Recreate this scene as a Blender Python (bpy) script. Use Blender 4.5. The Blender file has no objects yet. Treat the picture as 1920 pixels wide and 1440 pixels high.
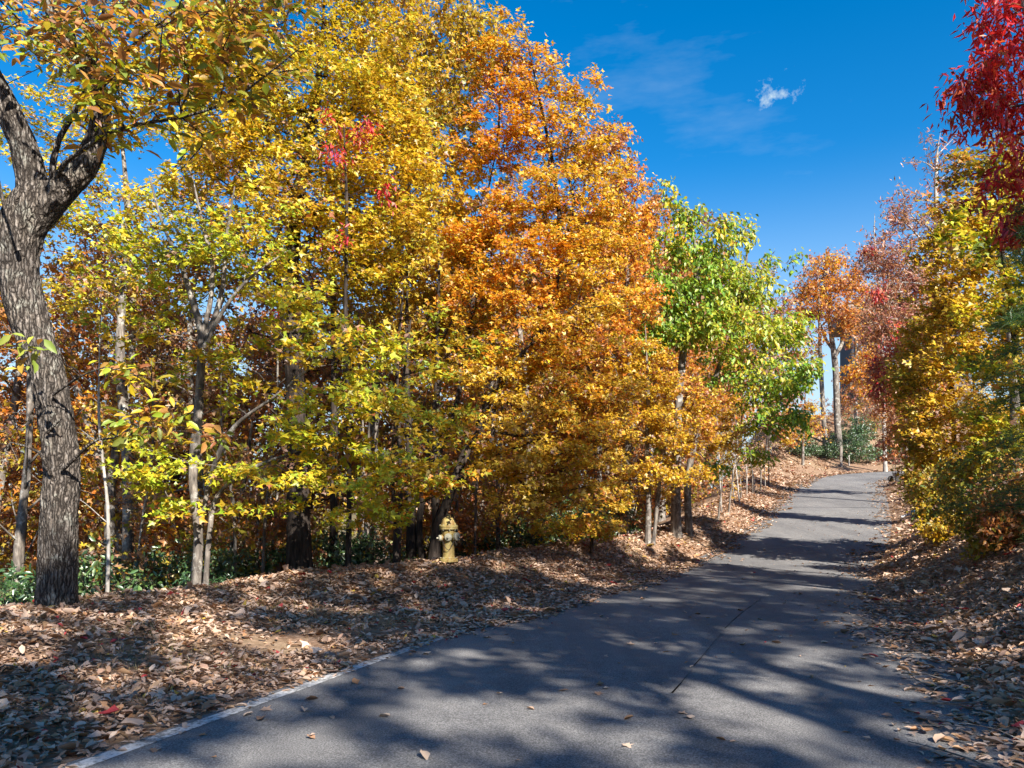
import bpy, math
import numpy as np

C = bpy.context.scene.collection
SC = bpy.context.scene
rad = math.radians

# ------------------------------------------------------------------ camera
# 35.1 mm-equivalent-free maths: focal length in photo pixels (photo 1920 wide), horizon row, eye height
F, CX, HY, EYE = 1500.0, 960.0, 950.0, 1.5
cam_d = bpy.data.cameras.new('camera')
cam = bpy.data.objects.new('camera', cam_d); C.objects.link(cam)
cam.location = (0, 0, EYE); cam.rotation_euler = (rad(90), 0, 0)
cam_d.sensor_width = 36.0; cam_d.lens = 36.0 * F / 1920.0
cam_d.shift_y = (HY - 720.0) / 1920.0
cam_d.clip_start = 0.1; cam_d.clip_end = 9000
SC.camera = cam

# ------------------------------------------------------------------ sun and sky
SUN_EL = 37.0
SUN_H = np.array([0.50, -0.87]); SUN_H /= np.linalg.norm(SUN_H)
SUN = np.array([SUN_H[0]*math.cos(rad(SUN_EL)), SUN_H[1]*math.cos(rad(SUN_EL)), math.sin(rad(SUN_EL))])
sl = bpy.data.lights.new('sun', 'SUN'); sl.energy = 4.0; sl.angle = rad(0.53); sl.color = (1.0, 0.94, 0.85)
so = bpy.data.objects.new('sun', sl); C.objects.link(so); so.location = tuple(SUN*60)
from mathutils import Vector
so.rotation_euler = Vector(tuple(SUN)).to_track_quat('Z', 'Y').to_euler()

w = bpy.data.worlds.new('World'); SC.world = w; w.use_nodes = True
nt = w.node_tree; nt.nodes.clear()
def wn(t, **k):
    n = nt.nodes.new(t)
    for a, b in k.items(): setattr(n, a, b)
    return n
wo = wn('ShaderNodeOutputWorld'); bg = wn('ShaderNodeBackground'); bg.inputs['Strength'].default_value = 0.064
sky = wn('ShaderNodeTexSky', sky_type='NISHITA'); sky.sun_disc = False
sky.sun_elevation = rad(SUN_EL); sky.sun_rotation = math.atan2(SUN_H[0], SUN_H[1])
sky.air_density = 1.0; sky.dust_density = 0.15; sky.ozone_density = 3.0; sky.altitude = 900
hs = wn('ShaderNodeHueSaturation'); hs.inputs['Saturation'].default_value = 1.41; hs.inputs['Hue'].default_value = 0.497
nt.links.new(sky.outputs[0], hs.inputs['Color'])
tc = wn('ShaderNodeTexCoord')
# thin wispy cloud: stretched noise, a faint veil and one small bright puff
mp = wn('ShaderNodeMapping'); mp.inputs['Scale'].default_value = (2.2, 2.2, 8.0); mp.inputs['Rotation'].default_value = (0, rad(-8), 0)
nt.links.new(tc.outputs['Generated'], mp.inputs[0])
n1 = wn('ShaderNodeTexNoise'); n1.inputs['Scale'].default_value = 1.6; n1.inputs['Detail'].default_value = 6; n1.inputs['Roughness'].default_value = 0.6
nt.links.new(mp.outputs[0], n1.inputs['Vector'])
r1 = wn('ShaderNodeMapRange'); r1.inputs[1].default_value = 0.54; r1.inputs[2].default_value = 0.85; r1.inputs[4].default_value = 0.22
nt.links.new(n1.outputs[0], r1.inputs[0])
pd = np.array([(1458-CX)/F, 1.0, (HY-172)/F]); pd /= np.linalg.norm(pd)
sub = wn('ShaderNodeVectorMath', operation='SUBTRACT'); sub.inputs[1].default_value = tuple(pd)
nrmz = wn('ShaderNodeVectorMath', operation='NORMALIZE'); nt.links.new(tc.outputs['Generated'], nrmz.inputs[0])
nt.links.new(nrmz.outputs[0], sub.inputs[0])
scl = wn('ShaderNodeVectorMath', operation='MULTIPLY'); scl.inputs[1].default_value = (1/0.026, 1/0.026, 1/0.014)
nt.links.new(sub.outputs[0], scl.inputs[0])
ln = wn('ShaderNodeVectorMath', operation='LENGTH'); nt.links.new(scl.outputs[0], ln.inputs[0])
n2 = wn('ShaderNodeTexNoise'); n2.inputs['Scale'].default_value = 60; n2.inputs['Detail'].default_value = 7; n2.inputs['Roughness'].default_value = .65
cof = wn('ShaderNodeVectorMath', operation='ADD'); cof.inputs[1].default_value = (.37, .11, .52); nt.links.new(nrmz.outputs[0], cof.inputs[0]); nt.links.new(cof.outputs[0], n2.inputs['Vector'])
k3 = wn('ShaderNodeMath', operation='MULTIPLY_ADD'); k3.inputs[1].default_value = -.16; nt.links.new(ln.outputs['Value'], k3.inputs[0]); nt.links.new(n2.outputs[0], k3.inputs[2])
mu = wn('ShaderNodeMapRange'); mu.inputs[1].default_value = .40; mu.inputs[2].default_value = .64; mu.inputs[4].default_value = .85; nt.links.new(k3.outputs[0], mu.inputs[0])
# pale veil low over the valley
sx = wn('ShaderNodeSeparateXYZ'); nt.links.new(nrmz.outputs[0], sx.inputs[0])
r4 = wn('ShaderNodeMapRange'); r4.inputs[1].default_value = 0.40; r4.inputs[2].default_value = 0.02; r4.inputs[4].default_value = 0.95; r4.interpolation_type = 'SMOOTHSTEP'
nt.links.new(sx.outputs['Z'], r4.inputs[0])
mx = wn('ShaderNodeMath', operation='MAXIMUM'); nt.links.new(mu.outputs[0], mx.inputs[0]); nt.links.new(r1.outputs[0], mx.inputs[1])
mx2 = wn('ShaderNodeMath', operation='MAXIMUM'); nt.links.new(mx.outputs[0], mx2.inputs[0]); nt.links.new(r4.outputs[0], mx2.inputs[1])
mixc = wn('ShaderNodeMixRGB'); mixc.inputs['Color2'].default_value = (3.4, 4.2, 4.6, 1)
nt.links.new(mx2.outputs[0], mixc.inputs['Fac']); nt.links.new(hs.outputs[0], mixc.inputs['Color1'])
nt.links.new(mixc.outputs[0], bg.inputs['Color']); nt.links.new(bg.outputs[0], wo.inputs['Surface'])

SC.view_settings.view_transform = 'Standard'; SC.view_settings.look = 'None'
SC.view_settings.exposure = 1.75; SC.view_settings.gamma = 1.0; SC.view_settings.use_curve_mapping = False
SC.cycles.max_bounces = 8; SC.cycles.diffuse_bounces = 6; SC.cycles.glossy_bounces = 2; SC.cycles.transmission_bounces = 4
SC.cycles.use_denoising = True
try: SC.cycles.denoiser = 'OPENIMAGEDENOISE'
except Exception: pass

# ------------------------------------------------------------------ small maths
def unit(a):
    return a / np.maximum(np.linalg.norm(a, axis=-1, keepdims=True), 1e-9)
def P(px, py, Y):
    """a photo pixel at a measured depth -> a point of the place"""
    return np.array([(px-CX)/F*Y, Y, EYE + (HY-py)/F*Y])
def hash3(i, j, k, seed):
    n = (i*374761393 + j*668265263 + k*2147483647 + seed*144665) & 0xffffffff
    n = ((n ^ (n >> 13)) * 1274126177) & 0xffffffff
    n = (n ^ (n >> 16)) & 0xffff
    return n / 65535.0
def vnoise(p, seed=0):
    """value noise of (N,3) points, 0..1"""
    p = np.asarray(p, float); f = np.floor(p); t = p - f; t = t*t*(3-2*t); f = f.astype(np.int64)
    out = 0
    for dx in (0, 1):
        for dy in (0, 1):
            for dz in (0, 1):
                wgt = (t[:, 0] if dx else 1-t[:, 0])*(t[:, 1] if dy else 1-t[:, 1])*(t[:, 2] if dz else 1-t[:, 2])
                out = out + wgt*hash3(f[:, 0]+dx, f[:, 1]+dy, f[:, 2]+dz, seed)
    return out
def fbm(p, seed=0, o=3):
    a, s, r = 0.5, 0, 0
    for k in range(o):
        r = r + a*vnoise(np.asarray(p)*2**k, seed+k); s += a; a *= .5
    return r/s
def catmull(pts, step):
    pts = np.asarray(pts, float)
    if len(pts) < 2: return pts
    e = np.vstack([2*pts[0]-pts[1], pts, 2*pts[-1]-pts[-2]]); out = []
    for i in range(1, len(e)-2):
        p0, p1, p2, p3 = e[i-1:i+3]
        n = max(1, int(np.linalg.norm((p2-p1)[:3])/step))
        t = (np.arange(n)/n)[:, None]
        out.append(.5*((2*p1)+(-p0+p2)*t+(2*p0-5*p1+4*p2-p3)*t*t+(-p0+3*p1-3*p2+p3)*t**3))
    out.append(pts[-1:]); return np.vstack(out)

# ------------------------------------------------------------------ mesh helpers
def mesh_from(name, verts, faces_flat, nper, mat, col=None, smooth=False):
    me = bpy.data.meshes.new(name)
    verts = np.ascontiguousarray(verts, np.float32); faces_flat = np.ascontiguousarray(faces_flat, np.int32).ravel()
    nf = len(faces_flat)//nper
    me.vertices.add(len(verts)); me.vertices.foreach_set('co', verts.ravel())
    me.loops.add(len(faces_flat)); me.loops.foreach_set('vertex_index', faces_flat)
    me.polygons.add(nf); me.polygons.foreach_set('loop_start', np.arange(nf, dtype=np.int32)*nper)
    if smooth: me.polygons.foreach_set('use_smooth', np.ones(nf, bool))
    if col is not None:
        a = me.color_attributes.new('col', 'FLOAT_COLOR', 'POINT')
        c4 = np.ones((len(verts), 4), np.float32); c4[:, :3] = col
        a.data.foreach_set('color', c4.ravel())
    me.update(calc_edges=True)
    if mat: me.materials.append(mat)
    return me
class MB:
    """collects quads / tris for one mesh"""
    def __init__(s): s.v = []; s.f = []; s.n = 0
    def add(s, v, f):
        v = np.asarray(v, float); s.v.append(v); s.f += [tuple(i+s.n for i in q) for q in f]; s.n += len(v)
    def box(s, c, d, rz=0.0):
        c = np.asarray(c, float); d = np.asarray(d, float)/2
        v = np.array([[x, y, z] for x in (-1, 1) for y in (-1, 1) for z in (-1, 1)])*d
        ca, sa = math.cos(rz), math.sin(rz)
        v = np.stack([v[:, 0]*ca-v[:, 1]*sa, v[:, 0]*sa+v[:, 1]*ca, v[:, 2]], 1)+c
        s.add(v, [(0, 1, 3, 2), (4, 6, 7, 5), (0, 4, 5, 1), (2, 3, 7, 6), (0, 2, 6, 4), (1, 5, 7, 3)])
    def lathe(s, prof, origin=(0, 0, 0), axis=(0, 0, 1), n=24, caps=True):
        ax = unit(np.asarray(axis, float)); a = np.array([1., 0, 0]) if abs(ax[0]) < .9 else np.array([0, 1., 0])
        u = unit(np.cross(ax, a)); w_ = np.cross(ax, u); th = np.arange(n)*2*math.pi/n
        v = []
        for r, h in prof:
            v.append(np.asarray(origin)+ax*h+(np.cos(th)[:, None]*u+np.sin(th)[:, None]*w_)*r)
        m = len(prof); f = []
        for i in range(m-1):
            for j in range(n):
                f.append((i*n+j, i*n+(j+1) % n, (i+1)*n+(j+1) % n, (i+1)*n+j))
        if caps:
            f.append(tuple(range(n-1, -1, -1))); f.append(tuple((m-1)*n+j for j in range(n)))
        s.add(np.vstack(v), f)
    def tube(s, pts, r, n=6, caps=True):
        v, f = tube_arrays(np.asarray(pts, float), np.full(len(pts), r) if np.isscalar(r) else np.asarray(r), n)
        f = [tuple(q) for q in f]
        if caps: f += [tuple(range(n-1, -1, -1)), tuple(len(v)-n+j for j in range(n))]
        s.add(v, f)
    def mesh(s, name, mat, smooth=False):
        me = bpy.data.meshes.new(name); me.from_pydata(np.vstack(s.v).tolist(), [], s.f); me.update()
        if mat: me.materials.append(mat)
        if smooth:
            me.polygons.foreach_set('use_smooth', np.ones(len(me.polygons), bool))
            try: me.set_sharp_from_angle(angle=rad(40))
            except Exception: pass
        return me
def tube_arrays(p, r, n):
    t = unit(np.gradient(p, axis=0)) if len(p) > 1 else np.array([[0, 0, 1.]])
    a = np.array([1., 0, 0]) if abs(t[0][0]) < .8 else np.array([0, 1., 0])
    u = unit(a-t[0]*np.dot(a, t[0])); us = []
    for i in range(len(p)):
        u = unit(u-t[i]*np.dot(u, t[i])); us.append(u)
    us = np.array(us); ws = np.cross(t, us); th = np.arange(n)*2*math.pi/n
    v = p[:, None]+(np.cos(th)[None, :, None]*us[:, None]+np.sin(th)[None, :, None]*ws[:, None])*r[:, None, None]
    i = np.arange(len(p)-1)[:, None]*n; j = np.arange(n)[None]; k = (j+1) % n
    f = np.stack([i+j, i+k, i+n+k, i+n+j], -1).reshape(-1, 4)
    return v.reshape(-1, 3), f
def link(name, me, parent=None, loc=None):
    o = bpy.data.objects.new(name, me); C.objects.link(o)
    if parent is not None: o.parent = parent
    if loc is not None: o.location = tuple(loc)
    return o
def tag(o, label=None, cat=None, group=None, kind=None):
    if label: o['label'] = label
    if cat: o['category'] = cat
    if group: o['group'] = group
    if kind: o['kind'] = kind
    return o
def thing(name, label, cat, loc=(0, 0, 0), rz=0.0, group=None):
    o = bpy.data.objects.new(name, None); C.objects.link(o); o.empty_display_size = .2
    o.location = tuple(float(x) for x in loc); o.rotation_euler = (0, 0, rz)
    return tag(o, label, cat, group)
def dup(root, loc, rz, s, label, group):
    r = root.copy(); C.objects.link(r); r.location = tuple(float(x) for x in loc); r.rotation_euler = (0, 0, rz); r.scale = (s, s, s)
    tag(r, label, None, group)
    for ch in list(root.children):
        c = ch.copy(); C.objects.link(c); c.parent = r
    return r

# ------------------------------------------------------------------ materials
def mat(name):
    m = bpy.data.materials.new(name); m.use_nodes = True; n = m.node_tree; n.nodes.clear()
    out = n.nodes.new('ShaderNodeOutputMaterial'); return m, n, out
def ramp(n, fac, stops):
    r = n.nodes.new('ShaderNodeValToRGB'); e = r.color_ramp.elements
    while len(e) < len(stops): e.new(.5)
    for i, (p, c) in enumerate(stops): e[i].position = p; e[i].color = (*c, 1)
    n.links.new(fac, r.inputs[0]); return r.outputs[0]
def noise(n, vec, scale, detail=4, rough=.55):
    t = n.nodes.new('ShaderNodeTexNoise'); t.inputs['Scale'].default_value = scale
    t.inputs['Detail'].default_value = detail; t.inputs['Roughness'].default_value = rough
    if vec is not None: n.links.new(vec, t.inputs['Vector'])
    return t.outputs[0]
def coords(n, scale=(1, 1, 1), which='Object'):
    t = n.nodes.new('ShaderNodeTexCoord'); m = n.nodes.new('ShaderNodeMapping'); m.inputs['Scale'].default_value = scale
    n.links.new(t.outputs[which], m.inputs[0]); return m.outputs[0]
def mixrgb(n, fac, a, b, mode='MIX'):
    x = n.nodes.new('ShaderNodeMixRGB'); x.blend_type = mode
    for s, v in (('Fac', fac), ('Color1', a), ('Color2', b)):
        if isinstance(v, (int, float)): x.inputs[s].default_value = v
        elif isinstance(v, tuple): x.inputs[s].default_value = (*v, 1)
        else: n.links.new(v, x.inputs[s])
    return x.outputs[0]
def bump(n, h, strength, dist):
    b = n.nodes.new('ShaderNodeBump'); b.inputs['Strength'].default_value = strength; b.inputs['Distance'].default_value = dist
    n.links.new(h, b.inputs['Height']); return b.outputs[0]
def principled(n, out, col, rough=.8, normal=None, metallic=0.0, spec=.3):
    p = n.nodes.new('ShaderNodeBsdfPrincipled')
    if isinstance(col, tuple): p.inputs['Base Color'].default_value = (*col, 1)
    else: n.links.new(col, p.inputs['Base Color'])
    if isinstance(rough, (int, float)): p.inputs['Roughness'].default_value = rough
    else: n.links.new(rough, p.inputs['Roughness'])
    p.inputs['Metallic'].default_value = metallic
    p.inputs['Specular IOR Level'].default_value = spec
    if normal is not None: n.links.new(normal, p.inputs['Normal'])
    n.links.new(p.outputs[0], out.inputs['Surface']); return p

def leaf_mat(name, trans=.38, gloss=.04, grough=.45):
    m, n, out = mat(name)
    at = n.nodes.new('ShaderNodeAttribute'); at.attribute_name = 'col'
    d = n.nodes.new('ShaderNodeBsdfDiffuse'); t = n.nodes.new('ShaderNodeBsdfTranslucent'); g = n.nodes.new('ShaderNodeBsdfGlossy')
    g.inputs['Roughness'].default_value = grough
    tcol = mixrgb(n, 1.0, at.outputs['Color'], (1.0, .92, .6), 'MULTIPLY')
    n.links.new(at.outputs['Color'], d.inputs['Color']); n.links.new(tcol, t.inputs['Color'])
    a = n.nodes.new('ShaderNodeMixShader'); a.inputs[0].default_value = trans
    n.links.new(d.outputs[0], a.inputs[1]); n.links.new(t.outputs[0], a.inputs[2])
    b = n.nodes.new('ShaderNodeMixShader'); b.inputs[0].default_value = gloss
    n.links.new(a.outputs[0], b.inputs[1]); n.links.new(g.outputs[0], b.inputs[2])
    n.links.new(b.outputs[0], out.inputs['Surface']); return m
LEAF = leaf_mat('autumn_leaf', .48); DRY = leaf_mat('dry_leaf', .12, .03, .6); GLOSSY = leaf_mat('evergreen_leaf', .15, .10, .38)

def bark_mat(name, c0, c1, c2, zs=.22, sc=16, lichen=None, bstr=.8, cracks=0):
    m, n, out = mat(name)
    v = coords(n, (1, 1, zs)); h = noise(n, v, sc, 8, .65)
    col = ramp(n, h, [(.32, c0), (.5, c1), (.68, c2)])
    v2 = coords(n); big = noise(n, v2, 1.7, 4)
    if lichen:
        f = ramp(n, noise(n, v2, 5.5, 6, .7), [(.54, (0, 0, 0)), (.64, (1, 1, 1))])
        col = mixrgb(n, f, col, lichen)
    col = mixrgb(n, 1.0, col, ramp(n, big, [(.3, (.65, .65, .68)), (.7, (1.15, 1.1, 1.05))]), 'MULTIPLY')
    if cracks:                                           # furrowed plates
        wv = n.nodes.new('ShaderNodeVectorMath'); wv.operation = 'ADD'; nzv = n.nodes.new('ShaderNodeTexNoise'); nzv.inputs['Scale'].default_value = 9; n.links.new(v2, nzv.inputs['Vector'])
        sv = n.nodes.new('ShaderNodeVectorMath'); sv.operation = 'SCALE'; sv.inputs['Scale'].default_value = .06; n.links.new(nzv.outputs['Color'], sv.inputs[0])
        n.links.new(coords(n, (1, 1, .12)), wv.inputs[0]); n.links.new(sv.outputs[0], wv.inputs[1])
        vo = n.nodes.new('ShaderNodeTexVoronoi'); vo.feature = 'DISTANCE_TO_EDGE'; vo.inputs['Scale'].default_value = cracks; n.links.new(wv.outputs[0], vo.inputs['Vector'])
        col = mixrgb(n, ramp(n, vo.outputs['Distance'], [(.03, (1, 1, 1)), (.2, (0, 0, 0))]), col, (.03, .024, .02))
        mm = n.nodes.new('ShaderNodeMath'); mm.operation = 'MULTIPLY_ADD'; n.links.new(vo.outputs['Distance'], mm.inputs[0]); mm.inputs[1].default_value = 2.0; n.links.new(h, mm.inputs[2]); h = mm.outputs[0]
    principled(n, out, col, .9, bump(n, h, bstr, .03), spec=.15); return m
BARK_OAK = bark_mat('furrowed_grey_bark', (.045, .038, .032), (.15, .13, .11), (.34, .31, .28), .2, 30, (.29, .29, .25), 1.0, 24)
BARK_DARK = bark_mat('dark_bark', (.014, .011, .010), (.045, .036, .03), (.10, .08, .065), .2, 18)
BARK_GREY = bark_mat('grey_bark', (.05, .045, .04), (.16, .14, .12), (.32, .29, .25), .25, 14, (.42, .42, .38))
BARK_PALE = bark_mat('pale_bark', (.16, .15, .13), (.34, .32, .29), (.52, .50, .46), .35, 10, (.55, .55, .52), .4)
BARK_BROWN = bark_mat('brown_bark', (.03, .02, .015), (.10, .07, .05), (.19, .14, .10), .25, 16)

m, n, out = mat('asphalt')
v = coords(n); sp = noise(n, v, 95, 3, .7); sp2 = noise(n, v, 55, 3, .7); big = noise(n, v, .55, 5, .6); mid = noise(n, v, 4.5, 4, .6)
c = ramp(n, sp, [(.34, (.062, .061, .060)), (.5, (.142, .139, .136)), (.66, (.29, .284, .278))])
c = mixrgb(n, 1.0, c, ramp(n, big, [(.3, (.8, .8, .82)), (.7, (1.15, 1.14, 1.12))]), 'MULTIPLY')
c = mixrgb(n, 1.0, c, ramp(n, mid, [(.3, (.86, .86, .87)), (.7, (1.1, 1.1, 1.1))]), 'MULTIPLY')
tcn = n.nodes.new('ShaderNodeTexCoord'); mpn = n.nodes.new('ShaderNodeMapping'); mpn.inputs['Rotation'].default_value = (0, 0, rad(20.4)); mpn.inputs['Scale'].default_value = (1.3, .07, 1)
n.links.new(tcn.outputs['Object'], mpn.inputs[0]); c = mixrgb(n, 1.0, c, ramp(n, noise(n, mpn.outputs[0], 1.0, 4, .6), [(.3, (.78, .78, .79)), (.7, (1.2, 1.19, 1.17))]), 'MULTIPLY')
vo = n.nodes.new('ShaderNodeTexVoronoi'); vo.inputs['Scale'].default_value = 9; n.links.new(v, vo.inputs['Vector'])
c = mixrgb(n, 1.0, c, ramp(n, vo.outputs['Distance'], [(.03, (.62, .6, .58)), (.07, (1, 1, 1))]), 'MULTIPLY')
principled(n, out, c, .88, bump(n, mixrgb(n, .5, sp, sp2), .55, .006), spec=.25); ASPHALT = m

m, n, out = mat('worn_white_paint')
v = coords(n); wear = noise(n, v, 26, 7, .75); w2 = noise(n, v, 3.0, 3)
f = ramp(n, mixrgb(n, .35, wear, w2), [(.44, (0, 0, 0)), (.54, (1, 1, 1))])
c = mixrgb(n, f, (.17, .165, .155), (.58, .56, .53))
principled(n, out, c, .85, bump(n, wear, .4, .004), spec=.2); PAINT = m

m, n, out = mat('tar_seam'); principled(n, out, (.13, .128, .126), .9); SEAM = m

m, n, out = mat('forest_floor')
v = coords(n)
vo = n.nodes.new('ShaderNodeTexVoronoi'); vo.inputs['Scale'].default_value = 13; n.links.new(v, vo.inputs['Vector'])
cc = n.nodes.new('ShaderNodeSeparateColor'); n.links.new(vo.outputs['Color'], cc.inputs[0])
c = ramp(n, cc.outputs[0], [(0, (.23, .14, .085)), (.4, (.31, .20, .135)), (.75, (.38, .255, .175)), (1, (.27, .17, .11))])
c = mixrgb(n, 1.0, c, ramp(n, vo.outputs['Distance'], [(.2, (1, 1, 1)), (.75, (.6, .58, .56))]), 'MULTIPLY')
c = mixrgb(n, ramp(n, noise(n, v, .8, 5), [(.48, (0, 0, 0)), (.62, (.6, .6, .6))]), c, (.27, .20, .125))
principled(n, out, c, .95, bump(n, noise(n, v, 22, 6, .7), .8, .04), spec=.1); FLOOR = m

m, n, out = mat('far_forest')
v = coords(n); nn = noise(n, v, .05, 8, .7)
principled(n, out, ramp(n, nn, [(.35, (.06, .07, .05)), (.5, (.14, .10, .05)), (.65, (.10, .10, .06))]), .95, spec=.05); FAR = m

m, n, out = mat('weathered_yellow_paint')
v = coords(n); nn = noise(n, v, 18, 6, .7); st = noise(n, coords(n, (9, 9, 1.2)), 2.2, 4)
c = ramp(n, nn, [(.3, (.22, .155, .045)), (.55, (.34, .265, .095)), (.75, (.40, .34, .18))])
c = mixrgb(n, ramp(n, st, [(.50, (0, 0, 0)), (.64, (.85, .85, .85))]), c, (.20, .11, .035))
principled(n, out, c, .6, bump(n, nn, .2, .004)); HYD = m
m, n, out = mat('weathered_grey_cap'); principled(n, out, ramp(n, noise(n, coords(n), 20, 5), [(.3, (.20, .19, .14)), (.7, (.36, .34, .26))]), .6); HYDCAP = m
m, n, out = mat('dark_steel'); principled(n, out, ramp(n, noise(n, coords(n), 30, 4), [(.3, (.02, .02, .022)), (.7, (.07, .065, .06))]), .55, metallic=.4); STEEL = m
m, n, out = mat('grey_wood'); principled(n, out, ramp(n, noise(n, coords(n, (1, 1, .1)), 25, 5), [(.3, (.14, .12, .10)), (.7, (.36, .32, .28))]), .9); WOOD = m
m, n, out = mat('pale_tray'); principled(n, out, ramp(n, noise(n, coords(n), 15, 4), [(.3, (.35, .35, .36)), (.7, (.55, .56, .58))]), .5); TRAY = m
m, n, out = mat('blue_plastic'); principled(n, out, ramp(n, noise(n, coords(n), 18, 4), [(.3, (.03, .12, .26)), (.7, (.08, .24, .42))]), .4); BLUE = m
m, n, out = mat('blue_grey_siding')
c = ramp(n, noise(n, coords(n, (.3, .3, 6)), 3, 4), [(.3, (.022, .028, .042)), (.7, (.04, .048, .066))]); principled(n, out, c, .8); SIDING = m
m, n, out = mat('stone_cladding')
vo = n.nodes.new('ShaderNodeTexVoronoi'); vo.inputs['Scale'].default_value = 2.6; n.links.new(coords(n), vo.inputs['Vector'])
cc = n.nodes.new('ShaderNodeSeparateColor'); n.links.new(vo.outputs['Color'], cc.inputs[0])
principled(n, out, ramp(n, cc.outputs[0], [(0, (.07, .05, .04)), (.5, (.14, .105, .075)), (1, (.20, .16, .125))]), .9, bump(n, vo.outputs['Distance'], .5, .05)); STONE = m
m, n, out = mat('roof_shingle'); principled(n, out, ramp(n, noise(n, coords(n), 6, 4), [(.3, (.16, .12, .09)), (.7, (.28, .22, .17))]), .9); ROOF = m
m, n, out = mat('timber_trim'); principled(n, out, ramp(n, noise(n, coords(n), 5, 4), [(.3, (.20, .11, .05)), (.7, (.34, .20, .10))]), .7); TRIM = m
m, n, out = mat('window_glass'); principled(n, out, (.03, .05, .06), .04, spec=1.0, metallic=.55).inputs['Base Color'].default_value = (.35, .5, .55, 1); GLASS = m

# ------------------------------------------------------------------ the lie of the land
# left edge of the road: x, y, height; then width and height of the verge's crest, and how far an uphill bank replaces the drop
EDGE = np.array([
 # x      y      z     crestw crestz bank
 [-19.0, -39.4, -.6,   5.0,  .25, 0],
 [-9.61, -14.2, -.1,   5.0,  .25, 0],
 [-6.82,  -6.66, 0,    5.0,  .25, 0],
 [-5.42,  -2.91, 0,    5.0,  .25, 0],
 [-4.03,   .84, 0,     5.0,  .26, 0],
 [-2.63,  4.59, 0.0,   5.0,  .28, 0],
 [-1.40,  7.90, 0.0,   4.6,  .33, 0],
 [-0.42, 10.40, .01,   3.4,  .40, 0],
 [ 1.10, 13.80, .03,   2.1,  .52, 0],
 [ 3.45, 18.20, .12,   1.3,  .60, 0],
 [ 5.10, 21.00, .26,   1.2,  .55, 0],
 [ 7.48, 25.50, .82,   1.3,  .40, 0],
 [10.45, 32.00, 1.6,   1.4,  .30, 0],
 [14.50, 41.00, 2.73,  1.5,  .25, .25],
 [17.50, 46.00, 3.25,  1.3,  .25, 1],
 [21.50, 50.00, 3.60,  1.2,  .25, 1],
 [27.00, 52.80, 3.90,  1.2,  .25, 1],
 [36.00, 55.00, 4.50,  1.2,  .25, 1],
 [70.00, 60.00, 7.00,  1.2,  .25, 1]])
EDGE = catmull(EDGE, 1.5)
W = 5.3
def road_frame(x, y):
    q = np.stack([x, y], -1); best = np.full(len(q), 1e18); u = np.zeros(len(q)); par = np.zeros((len(q), EDGE.shape[1]))
    for i in range(len(EDGE)-1):
        a, b = EDGE[i], EDGE[i+1]; d = (b-a)[:2]; L2 = d@d
        t = np.clip(((q-a[:2])@d)/L2, 0, 1); c = a[:2]+t[:, None]*d; r = q-c; dd = (r**2).sum(1)
        s = dd < best-1e-12; best[s] = dd[s]
        cr = d[0]*r[:, 1]-d[1]*r[:, 0]
        u[s] = np.where(cr[s] > 0, -1, 1)*np.sqrt(dd[s]); par[s] = a+t[s, None]*(b-a)
    return u, par
def sst(a, b, x):
    t = np.clip((x-a)/(b-a), 0, 1); return t*t*(3-2*t)
def H(x, y, under_road=True):
    x = np.atleast_1d(np.asarray(x, float)); y = np.atleast_1d(np.asarray(y, float)); sh = x.shape; x = x.ravel(); y = y.ravel()
    u, p = road_frame(x, y); z = p[:, 2].copy(); d = -u; cw, cz, bk = p[:, 3], p[:, 4], p[:, 5]*sst(11, 17, x-.28*(y-50))
    nz = (fbm(np.stack([x*.9, y*.9, 0*x], 1), 3)-.5)*.16+(fbm(np.stack([x*3, y*3, 0*x], 1), 9, 2)-.5)*.05
    over = np.maximum(d-cw, 0)
    drop = cz*sst(0, 1, np.clip(d/np.maximum(cw, .1), 0, 1))-(.40*over**2/(over+1.2))
    drop = np.maximum(drop, -16-over*.02)
    rise = .1*np.minimum(d, 1)+np.clip(d-1, 0, 10)*.47+np.clip(d-11, 0, 40)*.08
    left = drop*(1-bk)+rise*bk
    We = W-1.2*sst(11, 20, p[:, 1])*(1-sst(38, 44, p[:, 1])); r = u-We
    right = .28*np.clip(r, 0, .6)+.76*np.clip(r-.6, 0, 4.2)+.25*np.clip(r-4.8, 0, 30)
    on = (u > .06) & (u < We-.06)
    z = z+np.where(u < 0, left, np.where(u > We, right, 0))
    z = z+nz*np.clip(np.where(u < 0, d/.6, np.where(u > We, r/.8, 0)), 0, 1)
    if under_road: z = np.where(on, z-.05, z-.008)
    far = np.hypot(x, y); z = np.where(u < 0, z-sst(80, 500, far)*60*(1-bk), z)
    z = z*(1-sst(300, 1500, far))+(-70)*sst(300, 1500, far)
    return z.reshape(sh)
def Hs(x, y): return float(H(x, y, False)[0])

def axis(lo, hi, step, far):
    a = list(np.arange(lo, hi+step/2, step)); s = step; x = hi
    while x < far: s *= 1.22; x += s; a.append(x)
    s = step; x = lo; b = []
    while x > -far: s *= 1.22; x -= s; b.append(x)
    return np.array(b[::-1]+a)
gx = axis(-13, 14, .2, 5000); gy = axis(-3, 33, .2, 5000)
X, Yg = np.meshgrid(gx, gy); Z = H(X.ravel(), Yg.ravel())
i = np.arange(len(gy)-1)[:, None]*len(gx); j = np.arange(len(gx)-1)[None]
fq = np.stack([i+j, i+j+1, i+len(gx)+j+1, i+len(gx)+j], -1).reshape(-1, 4)
ground = link('ground', mesh_from('ground', np.stack([X.ravel(), Yg.ravel(), Z], 1), fq, 4, FLOOR, smooth=True)); tag(ground, kind='structure')

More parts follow.
